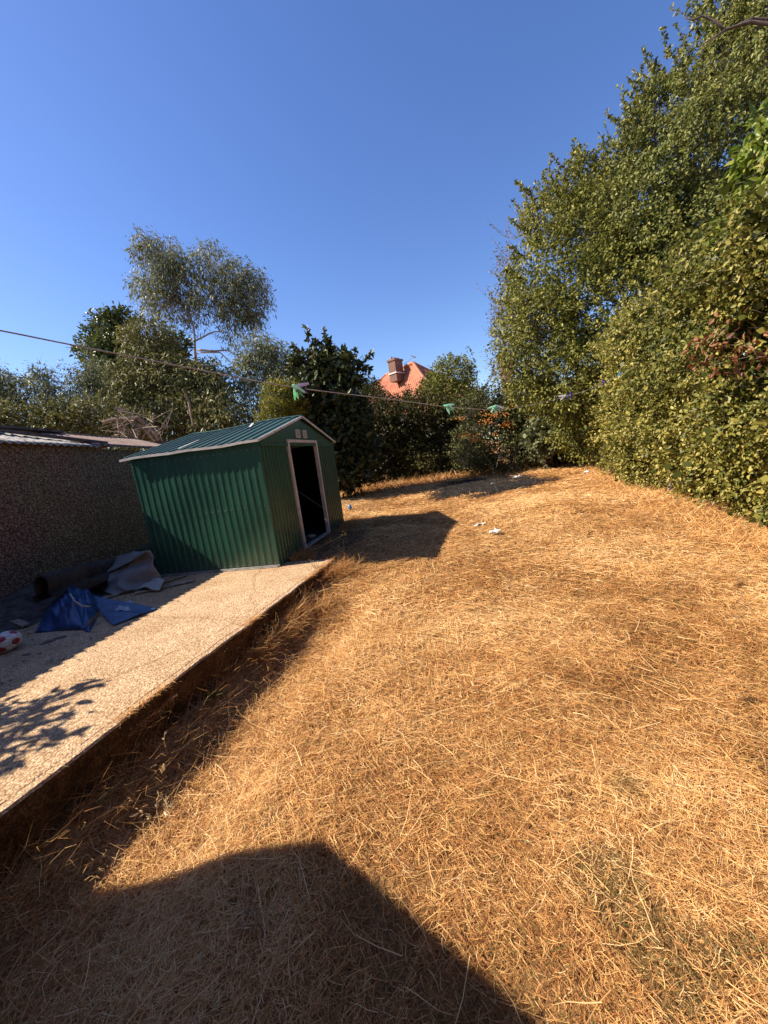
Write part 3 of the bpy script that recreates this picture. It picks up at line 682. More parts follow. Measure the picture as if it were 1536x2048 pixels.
def branches(name, mat, parent, root, r0, blobs, rg, sub=3, fork=.45, wob=.10, rs=1.):
    mb = MB(); B = np.array(blobs, float); root = np.array(root, float); nodes = [(root, r0*.62*rs)]
    for b in B[np.argsort(np.linalg.norm(B[:, :3]-root, axis=1))]:
        Q = np.array([n_[0] for n_ in nodes]); cost = np.linalg.norm(Q-b[:3], axis=1)+.35*np.linalg.norm(Q-root, axis=1)+2.*(Q[:, 2] > b[2]+.1)
        st, rr = nodes[int(cost.argmin())]; re = max(rr*.45, .006); pts = limb(mb, st, b[:3], rr*.85, re, rg, wob)
        nodes += [(np.array(pts[k]), rr*.85+(re-rr*.85)*k/6) for k in range(2, 7)]
        for _ in range(sub):
            k = rg.integers(2, 7); d = unit(rg.normal(size=3)+np.array([0, 0, .4])); e = b[:3]+d*b[3:6]*.85
            limb(mb, pts[k], e, max(re*.8, .005), .004, rg, wob, 5, 4)
    return mb.build(name, mat, parent, world=True, smooth=True)
def bl(px, py, d, rp, ry=None, rd=None):                 # crown lump: seen centre, distance, half width/height in photo pixels
    c = at(px, py, d); s_ = d/FPX; ry = rp if ry is None else ry; rd = rp if rd is None else rd
    return (*c, rp*s_, rd*s_, ry*s_)
def plant(name, cat, lab, base, group=None): return thing(name, base, lab, cat, group)
def tree(name, lab, mat, bark, blobs, n, nl, L, Wd, spread, seed, cat='tree', root=None, r0=.08, trunk_to=None, sub=3, twigr=.004, **kw):
    rg = np.random.default_rng(seed); B = np.array(blobs, float)
    if root is None: root = B[:, :3].mean(0)*np.array([1, 1, 0])
    root = np.array(root, float); root[2] = float(zl(root[0], root[1]))-.05
    t = plant(name, cat, lab, root)
    top = np.array(trunk_to if trunk_to is not None else (root+(B[:, :3].mean(0)-root)*.35), float)
    mb = MB(); limb(mb, root, top, r0, r0*.65, rg, .04, 8, 8); mb.build('trunk', bark, t, world=True, smooth=True)
    branches('branches', bark, t, top, r0, blobs, rg, sub)
    foliage('crown', mat, t, blobs, n, nl, L, Wd, spread, rg, seed=seed, tw=None, **kw)
    k = np.random.default_rng(seed+1); P, d, rad = clusters(blobs, n//3, k, kw.get('shell', .3), kw.get('gate', .42), kw.get('gsc', 1.3), seed, .25)
    twigs(bark, P, d, spread, t, k, r=twigr, frac=1.)
    return t
def shoots(mat, bark, parent, specs, rg, L, Wd, seed, nl=26, name='sprays'):   # leafy shoots standing out of the outline
    A, B_, P, D, N = [], [], [], [], []
    for (a, b) in specs:
        a = np.array(a); b = np.array(b); side = rg.normal(size=3)*.06*np.linalg.norm(b-a); prev = a
        for k in range(1, 7):
            t = k/6; q = a+(b-a)*t+side*math.sin(PI*t*.8)*2; A.append(prev); B_.append(q)
            for _ in range(max(1, nl//6)):
                u = rg.random(); P.append(prev+(q-prev)*u); dd = rg.normal(size=3); dd = dd/np.linalg.norm(dd)+(b-a)/np.linalg.norm(b-a)*.5+np.array([0, 0, -.25]); D.append(dd); N.append(rg.normal(size=3)+np.array([-.3, -.3, .4]))
            prev = q
    A, B_, P, D, N = map(np.array, (A, B_, P, D, N)); V, F = sticks(A, B_, np.full(len(A), L*.06), np.full(len(A), L*.05)); V0, F0 = V.reshape(-1, 3), F
    Ls = L*(.6+.7*rg.random(len(P))); V, F = leafverts(P, unit(D), unit(N), Ls, Wd*Ls/L, 'hex')
    o = npmesh(name, np.concatenate([V0, V.reshape(-1, 3)]), np.concatenate([F0, F+len(V0)]), [mat, bark], parent, tint=np.concatenate([np.zeros(len(V0)), np.repeat(rg.random(len(P)), 6)]))
    o.data.polygons.foreach_set('material_index', np.concatenate([np.ones(len(F0), int), np.zeros(len(F), int)])); return o
# leaf colours
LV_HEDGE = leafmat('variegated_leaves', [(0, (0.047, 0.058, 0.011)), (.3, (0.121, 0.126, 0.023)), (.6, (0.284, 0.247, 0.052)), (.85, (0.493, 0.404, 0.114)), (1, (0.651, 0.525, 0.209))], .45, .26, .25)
LV_OLIVE = leafmat('olive_leaves', [(0, (0.060, 0.073, 0.012)), (.5, (0.180, 0.182, 0.031)), (1, (0.390, 0.336, 0.078))], .5, spec=.25)
LV_TALL = leafmat('mid_green_leaves', [(0, (0.063, 0.081, 0.019)), (.5, (0.175, 0.189, 0.043)), (1, (0.378, 0.338, 0.108))], .5, spec=.25)
LV_CLIMB = leafmat('bright_climber_leaves', [(0, (0.065, 0.112, 0.013)), (.5, (0.182, 0.237, 0.028)), (1, (0.442, 0.425, 0.066))], .4, .4)
LV_EUC = leafmat('gum_leaves', [(0, (0.057, 0.072, 0.033)), (.5, (0.167, 0.179, 0.083)), (1, (0.414, 0.403, 0.220))], .5, spec=.15)
LV_SAP = leafmat('olive_gum_leaves', [(0, (.04, .045, .012)), (.5, (.15, .145, .040)), (1, (.36, .31, .12))], .5, spec=.25)
LV_OAK = leafmat('oak_leaves', [(0, (0.025, 0.042, 0.010)), (.5, (0.077, 0.105, 0.022)), (.85, (0.182, 0.182, 0.042)), (1, (0.308, 0.182, 0.060))], .4)
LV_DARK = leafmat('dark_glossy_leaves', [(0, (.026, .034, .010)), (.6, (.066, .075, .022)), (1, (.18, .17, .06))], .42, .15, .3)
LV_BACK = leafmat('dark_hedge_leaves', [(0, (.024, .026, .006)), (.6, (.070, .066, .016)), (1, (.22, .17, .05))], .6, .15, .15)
LV_BRWN = leafmat('sparse_brown_leaves', [(0, (.10, .075, .035)), (.5, (.20, .15, .07)), (1, (.30, .20, .12))], .5)
LV_YEL = leafmat('yellow_green_leaves', [(0, (.09, .10, .012)), (.5, (.22, .20, .02)), (1, (.38, .32, .04))], .45, .35)
LV_PYR = leafmat('firethorn_leaves', [(0, (.034, .044, .012)), (.6, (.10, .105, .032)), (1, (.28, .25, .10))], .5, .15, .2)
LV_RED = leafmat('russet_leaves', [(0, (.10, .03, .015)), (.5, (.24, .09, .04)), (1, (.40, .20, .09))], .55, .3)

# ------------------------------------------------------------------ right side: hedge, trees
HL = [(4.75, 2.2), (4.95, 3.6), (5.15, 5.0), (5.5, 6.6), (6.0, 8.2), (6.6, 9.8), (7.5, 11.6), (8.6, 13.2)]
hb = []; rh = np.random.default_rng(5)
for k in range(len(HL)-1):
    for t in (0, .5):
        x = HL[k][0]*(1-t)+HL[k+1][0]*t; y = HL[k][1]*(1-t)+HL[k+1][1]*t
        for z_, r_ in ((.35, .82), (1.15, .98), (2.0, 1.02), (2.9, .95)):
            if z_ > 2.5 and y > 9.5: continue
            hb.append((x+rh.normal()*.10+.1*(z_ < .6), y+rh.normal()*.1, z_+rh.normal()*.08, r_+rh.normal()*.08, r_+.15, .75+rh.normal()*.06))
rg = np.random.default_rng(21)
hd = thing('hedge', (5.6, 6, -.1), 'tall thick hedge of small yellow green variegated leaves along the right side of the lawn', 'hedge')
foliage('leaves', LV_HEDGE, hd, hb, 25000, 10, .050, .032, .15, rg, shell=.24, gate=.415, gsc=1.35, seed=2, up=.05, droop=.25, face=.9, cull=.8)
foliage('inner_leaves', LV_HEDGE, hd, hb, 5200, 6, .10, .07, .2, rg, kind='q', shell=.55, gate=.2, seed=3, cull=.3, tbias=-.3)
Pp, dd, rad = clusters(hb, 2600, rg, .25, .3, 1.6, 2); twigs(MBARK, Pp, dd, .2, hd, rg, r=.004, frac=1.)
mb = MB()
for x, y in HL:
    for q in range(3): limb(mb, (x+rg.normal()*.2, y+rg.normal()*.5, -.2), (x+rg.normal()*.5, y+rg.normal()*.5, 2.6), .035, .012, rg, .06)
mb.build('stems', MBARK, hd, world=True)

tb = [bl(1235, 610, 10.5, 130, 140, 110), bl(1120, 560, 11, 95, 110, 90), bl(1075, 690, 11, 85, 110, 80), bl(1190, 470, 11, 85, 95, 80), bl(1095, 450, 11.3, 48, 65, 50), bl(1165, 365, 11.5, 44, 50, 40), bl(1200, 400, 11.3, 50, 60, 44), bl(1045, 610, 11.6, 42, 90, 44),
      bl(1320, 560, 10, 120, 130, 110), bl(1150, 760, 10.6, 90, 80, 80), bl(1265, 480, 11, 85, 85, 80), bl(1230, 740, 10.6, 110, 90, 80), bl(1060, 775, 11.5, 50, 34, 50), bl(1150, 850, 12.6, 50, 50, 50), bl(1190, 860, 12, 50, 60, 50), bl(1130, 790, 10.6, 46, 36, 44)]
OLB = tb
t = tree('broadleaf_tree', 'wide olive green tree standing behind the hedge with ragged leafy shoots', LV_OLIVE, MBARK, tb, 9500, 9, .078, .044, .26, 31, root=(8.0, 12.2, 0), r0=.14, gate=.40, shell=.28, sub=4, droop=.35, gsc=.9)
sp_ = [(at(*a, 11.2), at(*b, 11.2)) for a, b in (((1060, 440), (1028, 378)), ((1075, 420), (1050, 385)), ((1100, 400), (1092, 340)), ((1120, 390), (1118, 350)), ((1155, 350), (1152, 292)), ((1185, 370), (1190, 305)), ((1210, 350), (1215, 300)), ((1060, 470), (1020, 440)), ((1050, 520), (1015, 490)), ((1140, 400), (1135, 350)), ((1230, 360), (1240, 320)), ((1040, 560), (1010, 540)))]
shoots(LV_OLIVE, MBARK, t, sp_, rg, .105, .06, 5, 72)

ub = [bl(1400, 330, 9.5, 120, 130, 110), bl(1320, 330, 9.8, 75, 95, 80), bl(1290, 430, 10, 80, 80, 80), bl(1480, 240, 9.2, 100, 120, 100), bl(1450, 120, 9.2, 50, 60, 60), bl(1530, 80, 9, 60, 100, 80), bl(1360, 230, 9.6, 60, 55, 60), bl(1560, 330, 9, 90, 160, 90), bl(1440, 30, 9.2, 34, 40, 40), bl(1285, 270, 10, 36, 50, 40), bl(1390, 460, 9.4, 100, 90, 80), bl(1340, 150, 9.8, 26, 30, 30), bl(1255, 330, 10.4, 40, 50, 40), bl(1225, 390, 10.6, 50, 50, 44), bl(1310, 215, 9.9, 34, 44, 36), bl(1405, 110, 9.6, 28, 50, 30)]
t = tree('tall_tree', 'tallest tree at the top right corner with bare dark branch tips against the sky', LV_TALL, MBARK, ub, 8200, 9, .078, .040, .26, 32, root=(8.2, 8.6, 0), r0=.2, gate=.43, shell=.30, sub=4, droop=.45, gsc=1.0)
sp_ = [(at(*a, 9.6), at(*b, 9.6)) for a, b in (((1255, 290), (1222, 240)), ((1270, 250), (1250, 215)), ((1290, 240), (1285, 180)), ((1330, 200), (1330, 140)), ((1370, 190), (1375, 130)), ((1410, 110), (1405, 60)), ((1425, 40), (1415, -10)), ((1260, 320), (1235, 285)), ((1300, 220), (1310, 175)))]
shoots(LV_TALL, MBARK, t, sp_, rg, .10, .055, 6, 66)
mb = MB()
def pl(pts, d, r0, r1, n=6): mb.tube([at(x, y, d-1.9+k*.03) for k, (x, y) in enumerate(pts)], list(np.linspace(r0, r1, len(pts))), n)
pl([(1570, 70), (1536, 48), (1500, 44), (1475, 52), (1450, 60), (1430, 42), (1405, 32), (1385, 40), (1370, 36)], 9.0, .035, .010)
pl([(1450, 60), (1432, 72), (1415, 82), (1402, 92)], 9.1, .018, .007); pl([(1432, 72), (1405, 95), (1400, 112)], 9.1, .012, .005); pl([(1560, 30), (1530, 40), (1505, 36), (1475, 50)], 9.0, .03, .012)
mb.build('dead_branch', MOLD, t, world=True, smooth=True)

def outline_shoots(t, mat, blobs, n, L, Wd, seed, ln=(.35, .85)):
    r_ = np.random.default_rng(seed); B = np.array(blobs); o = []
    while len(o) < n:
        b = B[r_.integers(len(B))]; d = unit(r_.normal(size=3)+np.array([-.5, -.2, .9])); p = b[:3]+d*b[3:6]*.92
        if any(np.linalg.norm((p-q[:3])/q[3:6]) < .85 for q in B if q is not b): continue
        o.append((p, p+unit(d*.6+np.array([-.1, 0, .9])+r_.normal(size=3)*.3)*r_.uniform(*ln)))
    shoots(mat, MBARK, t, o, r_, L, Wd, seed, 42)
EVG = None
outline_shoots(t, LV_TALL, ub, 60, .095, .05, 81); outline_shoots(bpy.data.objects['broadleaf_tree'], LV_OLIVE, OLB, 60, .095, .052, 82)
# russet twiggy tree at the left edge of the mass
tb = [bl(1030, 640, 12.5, 42, 70, 50), bl(1060, 740, 12.5, 55, 60, 50), bl(1020, 560, 12.6, 28, 60, 30), bl(1010, 740, 12.6, 28, 50, 30)]
t = tree('bare_twigged_tree', 'thin reddish brown tree with bare twigs against the sky left of the olive tree', LV_BRWN, MRED, tb, 900, 7, .055, .03, .3, 33, root=(5.6, 15.2, 0), r0=.03, gate=.42, shell=.35, sub=6, twigr=.006, droop=-.2)
rr_ = np.random.default_rng(77); sp_ = []
for k in range(60):
    y_ = rr_.uniform(450, 770); x_ = 1040+rr_.normal()*14-22*(y_ > 600); dd_ = rr_.uniform(15, 62); q_ = 12.5+rr_.normal()*.3; sp_.append((at(x_, y_, q_), at(x_-dd_*rr_.uniform(.3, 1), y_-dd_*rr_.uniform(.4, 1.1), q_)))
shoots(LV_BRWN, MRED, t, sp_, rr_, .06, .03, 7, 12)

# climber near the camera at the right edge
tb = [bl(1560, 330, 4.6, 60, 90, 70), bl(1560, 450, 4.6, 80, 80, 80), bl(1535, 560, 4.9, 60, 60, 60), bl(1600, 250, 4.6, 80, 90, 90)]
tree('climbing_shrub', 'bright green climbing shrub with large leaves overhanging the hedge at the right edge', LV_CLIMB, MBARK, tb, 900, 8, .095, .045, .2, 34, cat='shrub', root=(5.6, 4.6, 0), r0=.05, gate=.36, shell=.35, droop=.3)
# withered bramble branch hanging out of the hedge
rb = np.random.default_rng(8); br = thing('withered_branch', at(1480, 690, 3.9), 'withered russet bramble branch with curled leaves sticking out of the hedge', 'branch')
mb = MB(); PP = []
for pts in ([(1570, 735), (1530, 712), (1500, 695), (1468, 672)], [(1500, 695), (1475, 700), (1450, 692)], [(1530, 712), (1500, 722), (1470, 728)], [(1450, 660), (1420, 690), (1405, 740)], [(1450, 660), (1435, 655), (1400, 700)]):
    q = [at(x, y, 3.85) for x, y in pts]; mb.tube(q, list(np.linspace(.007, .003, len(q))), 5); PP += q[1:]
mb.build('stem', MRED, br, world=True)
PP = np.repeat(np.array(PP), 9, 0)+rb.normal(size=(len(PP)*9, 3))*.07; V, F = leafverts(PP, unit(rb.normal(size=PP.shape)+np.array([0, 0, -.8])), unit(rb.normal(size=PP.shape)), rb.uniform(.05, .10, len(PP)), rb.uniform(.03, .05, len(PP)), 'hex')
npmesh('withered_leaves', V, F, LV_RED, br, tint=np.repeat(rb.random(len(PP)), 6))

# ------------------------------------------------------------------ far end
def hedgeblobs(pts, d, rp, seed, extra=()):
    r_ = np.random.default_rng(seed); o = []
    for x, ytop, ybot in pts:
        y = ytop+rp*.8
        while y < ybot: o.append(bl(x+r_.normal()*6, y, d+r_.normal()*.2, rp*1.1, rp, rp)); y += rp*1.1
    return o+list(extra)
tb = hedgeblobs([(x, yt, 968) for x, yt in ((680, 850), (730, 830), (770, 812), (810, 808), (850, 806), (890, 800), (925, 820))], 16.5, 30, 3, [bl(750, 806, 17, 34, 22, 30), bl(715, 818, 17, 26, 24, 30), bl(830, 812, 17, 50, 20, 30)])
tb += [bl(745, 800, 18.5, 30, 26, 24), bl(862, 782, 18.5, 24, 30, 24), bl(722, 792, 18.5, 24, 26, 20), bl(745, 782, 18.8, 20, 18, 18), bl(820, 800, 18.5, 24, 18, 20), bl(868, 768, 18.6, 16, 20, 16), bl(735, 772, 18.8, 16, 14, 16), bl(800, 806, 18.5, 30, 16, 24)]
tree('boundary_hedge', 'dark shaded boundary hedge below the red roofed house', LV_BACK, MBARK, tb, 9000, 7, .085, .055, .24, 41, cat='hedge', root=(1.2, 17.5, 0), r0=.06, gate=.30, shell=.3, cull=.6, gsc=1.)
tb = [bl(905, 752, 17.5, 42, 34, 38), bl(880, 785, 17.3, 40, 30, 34), bl(930, 795, 17.2, 40, 30, 34), bl(905, 830, 17, 45, 30, 34)]
tree('round_topped_tree', 'small round topped green tree right of the red roof', LV_OLIVE, MBARK, tb, 1900, 7, .085, .05, .24, 42, root=(3.2, 18, 0), r0=.08, gate=.36, gsc=1.)
tb = hedgeblobs([(x, yt, 945) for x, yt in ((945, 800), (980, 785), (1020, 780), (1055, 800), (1090, 800), (1125, 810), (1150, 825))], 14.3, 28, 4)
t = tree('firethorn_bush', 'dark firethorn bush with bunches of orange berries at the end of the lawn', LV_PYR, MBARK, tb, 6000, 7, .075, .038, .26, 43, cat='bush', root=(4.8, 14.6, 0), r0=.05, gate=.36, cull=.6, gsc=1.3)
sp_ = [(at(*a, 14), at(*b, 14)) for a, b in (((955, 800), (928, 700)), ((965, 780), (985, 722)), ((945, 770), (930, 730)), ((1000, 790), (975, 715)), ((1000, 780), (1008, 735)), ((960, 900), (925, 850)), ((975, 925), (915, 905)), ((960, 925), (930, 930)), ((1010, 920), (1005, 860)), ((1040, 925), (1060, 880)), ((1075, 920), (1090, 870)), ((930, 850), (905, 838)))]
shoots(LV_PYR, MBARK, t, sp_, rg, .10, .045, 7, 60)
bp = []; rb = np.random.default_rng(9)
for (px, py, n_, s_) in ((985, 828, 60, 14), (975, 843, 35, 9), (1012, 850, 45, 8), (940, 872, 55, 12), (953, 880, 30, 8), (1030, 810, 22, 9), (918, 838, 20, 8), (1060, 835, 18, 8), (992, 868, 14, 7), (1085, 818, 14, 8), (1000, 826, 25, 8)):
    for _ in range(n_): bp.append(at(px+rb.normal()*s_, py+rb.normal()*s_*.42, 13.65+rb.normal()*.08))
oc = np.array([(1, 0, 0), (0, 1, 0), (-1, 0, 0), (0, -1, 0), (0, 0, 1), (0, 0, -1)])*.022
bp = np.array(bp); V = bp[:, None, :]+oc[None]; F = ((np.arange(len(bp))*6)[:, None, None]+np.array([[0, 1, 4], [1, 2, 4], [2, 3, 4], [3, 0, 4], [1, 0, 5], [2, 1, 5], [3, 2, 5], [0, 3, 5]])).reshape(-1, 3)
npmesh('berries', V, F, mottled('orange_berries', (.55, .16, .02), (.80, .32, .04), 30, .4, 0), t, smooth=True)['kind'] = 'stuff'
tb = [bl(1085, 870, 13.2, 25, 30, 22), bl(1110, 850, 13.2, 22, 26, 22), bl(1100, 900, 13.2, 30, 22, 22)]
tree('bramble', 'bramble with pale grey green leaves beside the dark gap at the end of the lawn', LV_EUC, MRED, tb, 420, 6, .13, .09, .3, 44, cat='bramble', root=(5.7, 13.4, 0), r0=.02, gate=.42, gsc=2)

# loquat-like dark shrub behind the shed
tb = [bl(640, 760, 13, 44, 34, 40), bl(610, 735, 13, 20, 26, 22), bl(643, 728, 13, 17, 24, 18), bl(674, 730, 13, 20, 26, 22), bl(690, 755, 13, 30, 40, 34), bl(650, 800, 13, 62, 50, 50), bl(615, 800, 12.8, 36, 48, 40), bl(690, 850, 13.1, 48, 60, 45), bl(650, 880, 13.2, 60, 55, 45), bl(712, 900, 13.4, 32, 50, 36), bl(700, 940, 13.3, 44, 40, 40), bl(650, 940, 13.3, 44, 40, 40), bl(704, 722, 13, 12, 14, 12)]
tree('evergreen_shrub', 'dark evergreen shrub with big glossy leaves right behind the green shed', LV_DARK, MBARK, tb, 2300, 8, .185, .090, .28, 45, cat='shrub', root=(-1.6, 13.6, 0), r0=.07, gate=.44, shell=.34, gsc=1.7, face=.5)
EVB = tb
tb = [bl(560, 800, 12, 34, 34, 30), bl(545, 835, 12, 30, 26, 30), bl(588, 800, 12, 20, 30, 20)]
tree('yellow_shrub', 'yellow green shrub behind the ridge of the green shed', LV_YEL, MBARK, tb, 1300, 8, .055, .032, .2, 46, cat='shrub', root=(-2.6, 12.6, 0), r0=.03, gate=.34, gsc=2)
outline_shoots(bpy.data.objects['evergreen_shrub'], LV_DARK, EVB, 26, .19, .09, 83, (.4, .8))
# gum tree
EU = dict(kind='q', droop=1.0, face=.2)
tb = [bl(318, 510, 24, 48, 40, 42), bl(300, 560, 24, 42, 40, 40), bl(360, 545, 24, 48, 44, 42), bl(420, 525, 24, 50, 36, 42), bl(475, 560, 24, 42, 36, 40), bl(505, 585, 24, 34, 38, 34), bl(340, 600, 24, 50, 28, 40), bl(420, 590, 24, 52, 38, 42), bl(290, 485, 24, 18, 22, 18), bl(470, 620, 24, 40, 26, 34), bl(380, 630, 24, 38, 20, 30), bl(500, 635, 24, 20, 22, 20), bl(455, 665, 24, 20, 16, 20)]
t = tree('gum_tree', 'tall airy gum tree with pale forked trunk rising above the bushes on the left', LV_EUC, MPALE, tb, 2050, 10, .22, .055, .6, 58, root=at(388, 900, 24), r0=.15, trunk_to=at(390, 705, 24), gate=.50, shell=.40, gsc=.95, sub=3, cull=.4, twigr=.010, **EU)
mb = MB()
for pts, r0, r1 in (([(395, 700), (430, 702), (455, 700), (480, 715), (500, 735)], .07, .02), ([(400, 705), (440, 705), (465, 728), (478, 750)], .05, .02), ([(478, 750), (462, 732), (450, 740)], .04, .015)):
    mb.tube([at(x, y, 23.8) for x, y in pts], list(np.linspace(r0, r1, len(pts))), 6)
mb.build('bent_branches', MPALE, t, world=True, smooth=True)
tb = [bl(215, 660, 19, 32, 30, 30), bl(195, 700, 19, 34, 26, 30), bl(235, 700, 19, 40, 40, 36), bl(245, 645, 19, 22, 22, 22), bl(240, 760, 19, 50, 50, 44), bl(350, 690, 19.5, 26, 18, 22), bl(330, 720, 19.5, 40, 34, 36), bl(185, 650, 19, 16, 16, 16)]
tree('oak_tree', 'dark oak with blocky clumps of leaves left of the gum tree', LV_OAK, MBARK, tb, 3000, 8, .13, .08, .3, 52, root=at(235, 900, 19.3), r0=.16, gate=.40, gsc=1.3)
SP = dict(kind='q', droop=.8, face=.3)
tb = [bl(300, 690, 17, 46, 60, 46), bl(285, 760, 17, 55, 60, 50), bl(345, 770, 16.5, 55, 60, 50), bl(410, 790, 16.5, 60, 60, 50), bl(250, 820, 16.5, 60, 50, 50), bl(350, 840, 16, 80, 50, 50), bl(450, 840, 16, 60, 50, 50), bl(400, 750, 17, 40, 30, 34)]
tree('gum_thicket', 'broad olive brown gum thicket with drooping leaves behind the garage and shed', LV_SAP, MBARK, tb, 4600, 9, .17, .050, .42, 53, root=at(340, 900, 16.5), r0=.10, gate=.36, shell=.4, gsc=1., sub=5, **SP)
tb = [bl(510, 700, 17.5, 34, 40, 34), bl(550, 715, 17.5, 30, 40, 30), bl(500, 760, 17.5, 40, 44, 40), bl(560, 760, 17.5, 34, 36, 34), bl(520, 810, 17.5, 40, 34, 36), bl(590, 740, 18, 18, 30, 20)]
tree('gum_sapling', 'pale airy gum sapling between the gum tree and the dark evergreen shrub', LV_EUC, MPALE, tb, 1150, 9, .18, .042, .42, 54, root=at(520, 900, 17.5), r0=.07, gate=.44, shell=.45, gsc=1., **SP)
tb = [bl(20, 790, 14, 45, 36, 36), bl(70, 780, 14, 34, 40, 30), bl(100, 800, 14, 36, 40, 34), bl(170, 770, 15, 34, 50, 30), bl(-10, 750, 14, 24, 30, 24), bl(-40, 800, 14, 50, 50, 40), bl(185, 730, 15, 18, 26, 18), bl(80, 745, 14, 20, 16, 16)]
tree('wispy_bush', 'wispy pale bush above the left end of the garage roof', LV_EUC, MBARK, tb, 1300, 9, .14, .034, .4, 55, cat='bush', root=at(60, 950, 14), r0=.05, gate=.46, shell=.5, gsc=1.4, **SP)
tb = [bl(x, y, 13.6, 46, 34, 40) for x, y in ((10, 840), (70, 845), (130, 835), (190, 830), (250, 860), (150, 860), (30, 870), (100, 875))]
tree('low_thicket', 'low brown and olive thicket directly behind the garage roof', LV_SAP, MBARK, tb, 2400, 8, .11, .045, .3, 56, cat='bush', root=at(110, 950, 13.8), r0=.04, gate=.34, gsc=1.5, kind='q')
fb = thing('fallen_branches', at(300, 860, 11.5), 'fallen bare dead branches lying between the garage roof and the shed', 'branches')
mb = MB(); rb = np.random.default_rng(12)
for pts, r0, r1 in (([(205, 845), (230, 838), (262, 842), (290, 858), (315, 888)], .055, .04), ([(240, 838), (275, 835), (300, 855), (318, 880)], .06, .05), ([(225, 850), (258, 862), (282, 868)], .04, .02), ([(370, 790), (378, 805), (382, 830), (386, 850)], .05, .02), ([(365, 778), (372, 792)], .04, .02), ([(230, 815), (262, 828), (290, 850)], .05, .03)):
    mb.tube([at(x, y, 11.5+.1*k) for k, (x, y) in enumerate(pts)], list(np.linspace(r0, r1, len(pts))), 6)
for _ in range(60):
    x, y = rb.uniform(225, 330), rb.uniform(840, 885); a = at(x, y, 11.4+rb.normal()*.2); mb.tube([a, at(x+rb.normal()*12, y-rb.uniform(-12, 25), 11.4), at(x+rb.normal()*22, y-rb.uniform(-10, 36), 11.4)], [.014, .01, .004], 4)
mb.build('branches', MDEAD, fb, world=True)
tag(MB().bar(at(302, 896, 10.4), at(372, 893, 11.2), .03, .35).build('fence_panel', MOLD), 'dark timber fence panel glimpsed between the garage and the shed roof', 'fence')

# brick house with the red roof
hz = thing('red_roofed_house', at(800, 830, 32), 'distant house with a bright orange red tiled hip roof and brick chimney', 'house')
MTILE = mottled('red_roof_tiles', (.34, .10, .05), (.50, .19, .10), 3, .75, .2)
A1, A2, CN, CL, CRr = at(826, 727, 30), at(772, 751, 36), at(893, 820, 26.5), at(676, 842, 34), at(968, 796, 31)
def tile(p00, p10, p11, p01, n, nm='roof'):
    mb = MB(); mb.grid(corr(p00, p10, p11, p01, waves(n, .05, 4), 2)); return mb.build(nm, MTILE, hz, world=True, smooth=True)
tile(CL, CN, A1, A2, 34); tile(CN, CRr, A1+np.array([.02, 0, 0]), A1, 22)
mb = MB()
for a, b in ((A2, A1), (A1, CN), (A1, CRr), (A2, CL)): mb.tube([a+np.array([0, 0, .06]), b+np.array([0, 0, .06])], .11, 6)
mb.build('ridge_tiles', MTILE, hz, world=True)
MCREAM = mottled('cream_render', (.42, .36, .30), (.55, .49, .42), 3, .9, .2)
mb = MB()
for a, b in ((CL, CN), (CN, CRr)):
    ins = unit((A1+A2)/2-(a+b)/2)*.5; ins[2] = 0; a_, b_ = a+ins, b+ins; mb.add([(a_[0], a_[1], a_[2]), (b_[0], b_[1], b_[2]), (b_[0], b_[1], -.5), (a_[0], a_[1], -.5)], [(0, 1, 2, 3)])
mb.build('wall', MCREAM, hz, world=True)
m, nt, bs, o_ = newmat('chimney_brick')
tc = nt.nodes.new('ShaderNodeTexCoord'); bk = nt.nodes.new('ShaderNodeTexBrick'); mp = nt.nodes.new('ShaderNodeMapping'); mp.inputs['Rotation'].default_value = (PI/2, 0, 0)
nt.links.new(tc.outputs['Object'], mp.inputs[0]); nt.links.new(mp.outputs[0], bk.inputs['Vector']); bk.inputs['Scale'].default_value = 4
bk.inputs['Color1'].default_value = (.20, .075, .045, 1); bk.inputs['Color2'].default_value = (.11, .05, .035, 1); bk.inputs['Mortar'].default_value = (.25, .2, .17, 1); nt.links.new(bk.outputs[0], bs.inputs['Base Color']); bs.inputs['Roughness'].default_value = .9
cc_ = at(791, 731, 31); ch = MB(); ca, sa = math.cos(-.75), math.sin(-.75)
def rbox(mb, c, hx, hy, z0, z1):
    mb.add([(c[0]+ca*x-sa*y, c[1]+sa*x+ca*y, z) for z in (z0, z1) for y in (-hy, hy) for x in (-hx, hx)], [(0, 2, 3, 1), (4, 5, 7, 6), (0, 1, 5, 4), (2, 6, 7, 3), (0, 4, 6, 2), (1, 3, 7, 5)])
zt = at(791, 720, 31)[2]; zb = at(791, 748, 31)[2]
rbox(ch, cc_, .36, .48, zb-.6, zt-.14); co = ch.build('chimney', m, hz, world=True)
k_ = MB(); rbox(k_, cc_, .42, .54, zt-.138, zt); k_.build('chimney_cap', m, hz, world=True)
for q in (-.4, 0., .4):
    p = cc_+np.array([-sa*q, ca*q, 0]); MB().tube([(p[0], p[1], zt), (p[0], p[1], zt+.16), (p[0], p[1], zt+.18)], [.10, .085, .10], 8).build('chimney_pot', MTILE, hz, world=True)
k_ = MB(); rbox(k_, cc_, .42, .54, zb-.02, zb+.08); k_.build('lead_flashing', MTRIM, hz, world=True)
mb = MB(); mb.tube([at(808, 729, 31), at(827, 713, 31)], .022, 5); mb.bar(at(822, 711, 31), at(832, 715, 31), .05, .05)
for q in (-6, -2, 2, 6): mb.tube([at(828+q*.3, 713+q*.4-3, 31), at(828+q*.3, 713+q*.4+3, 31)], .012, 4)
mb.build('aerial', MRAIL, hz, world=True)
h2 = thing('grey_roofed_house', at(945, 800, 40), 'dull brown roof slope of a further house right of the round topped tree', 'house')
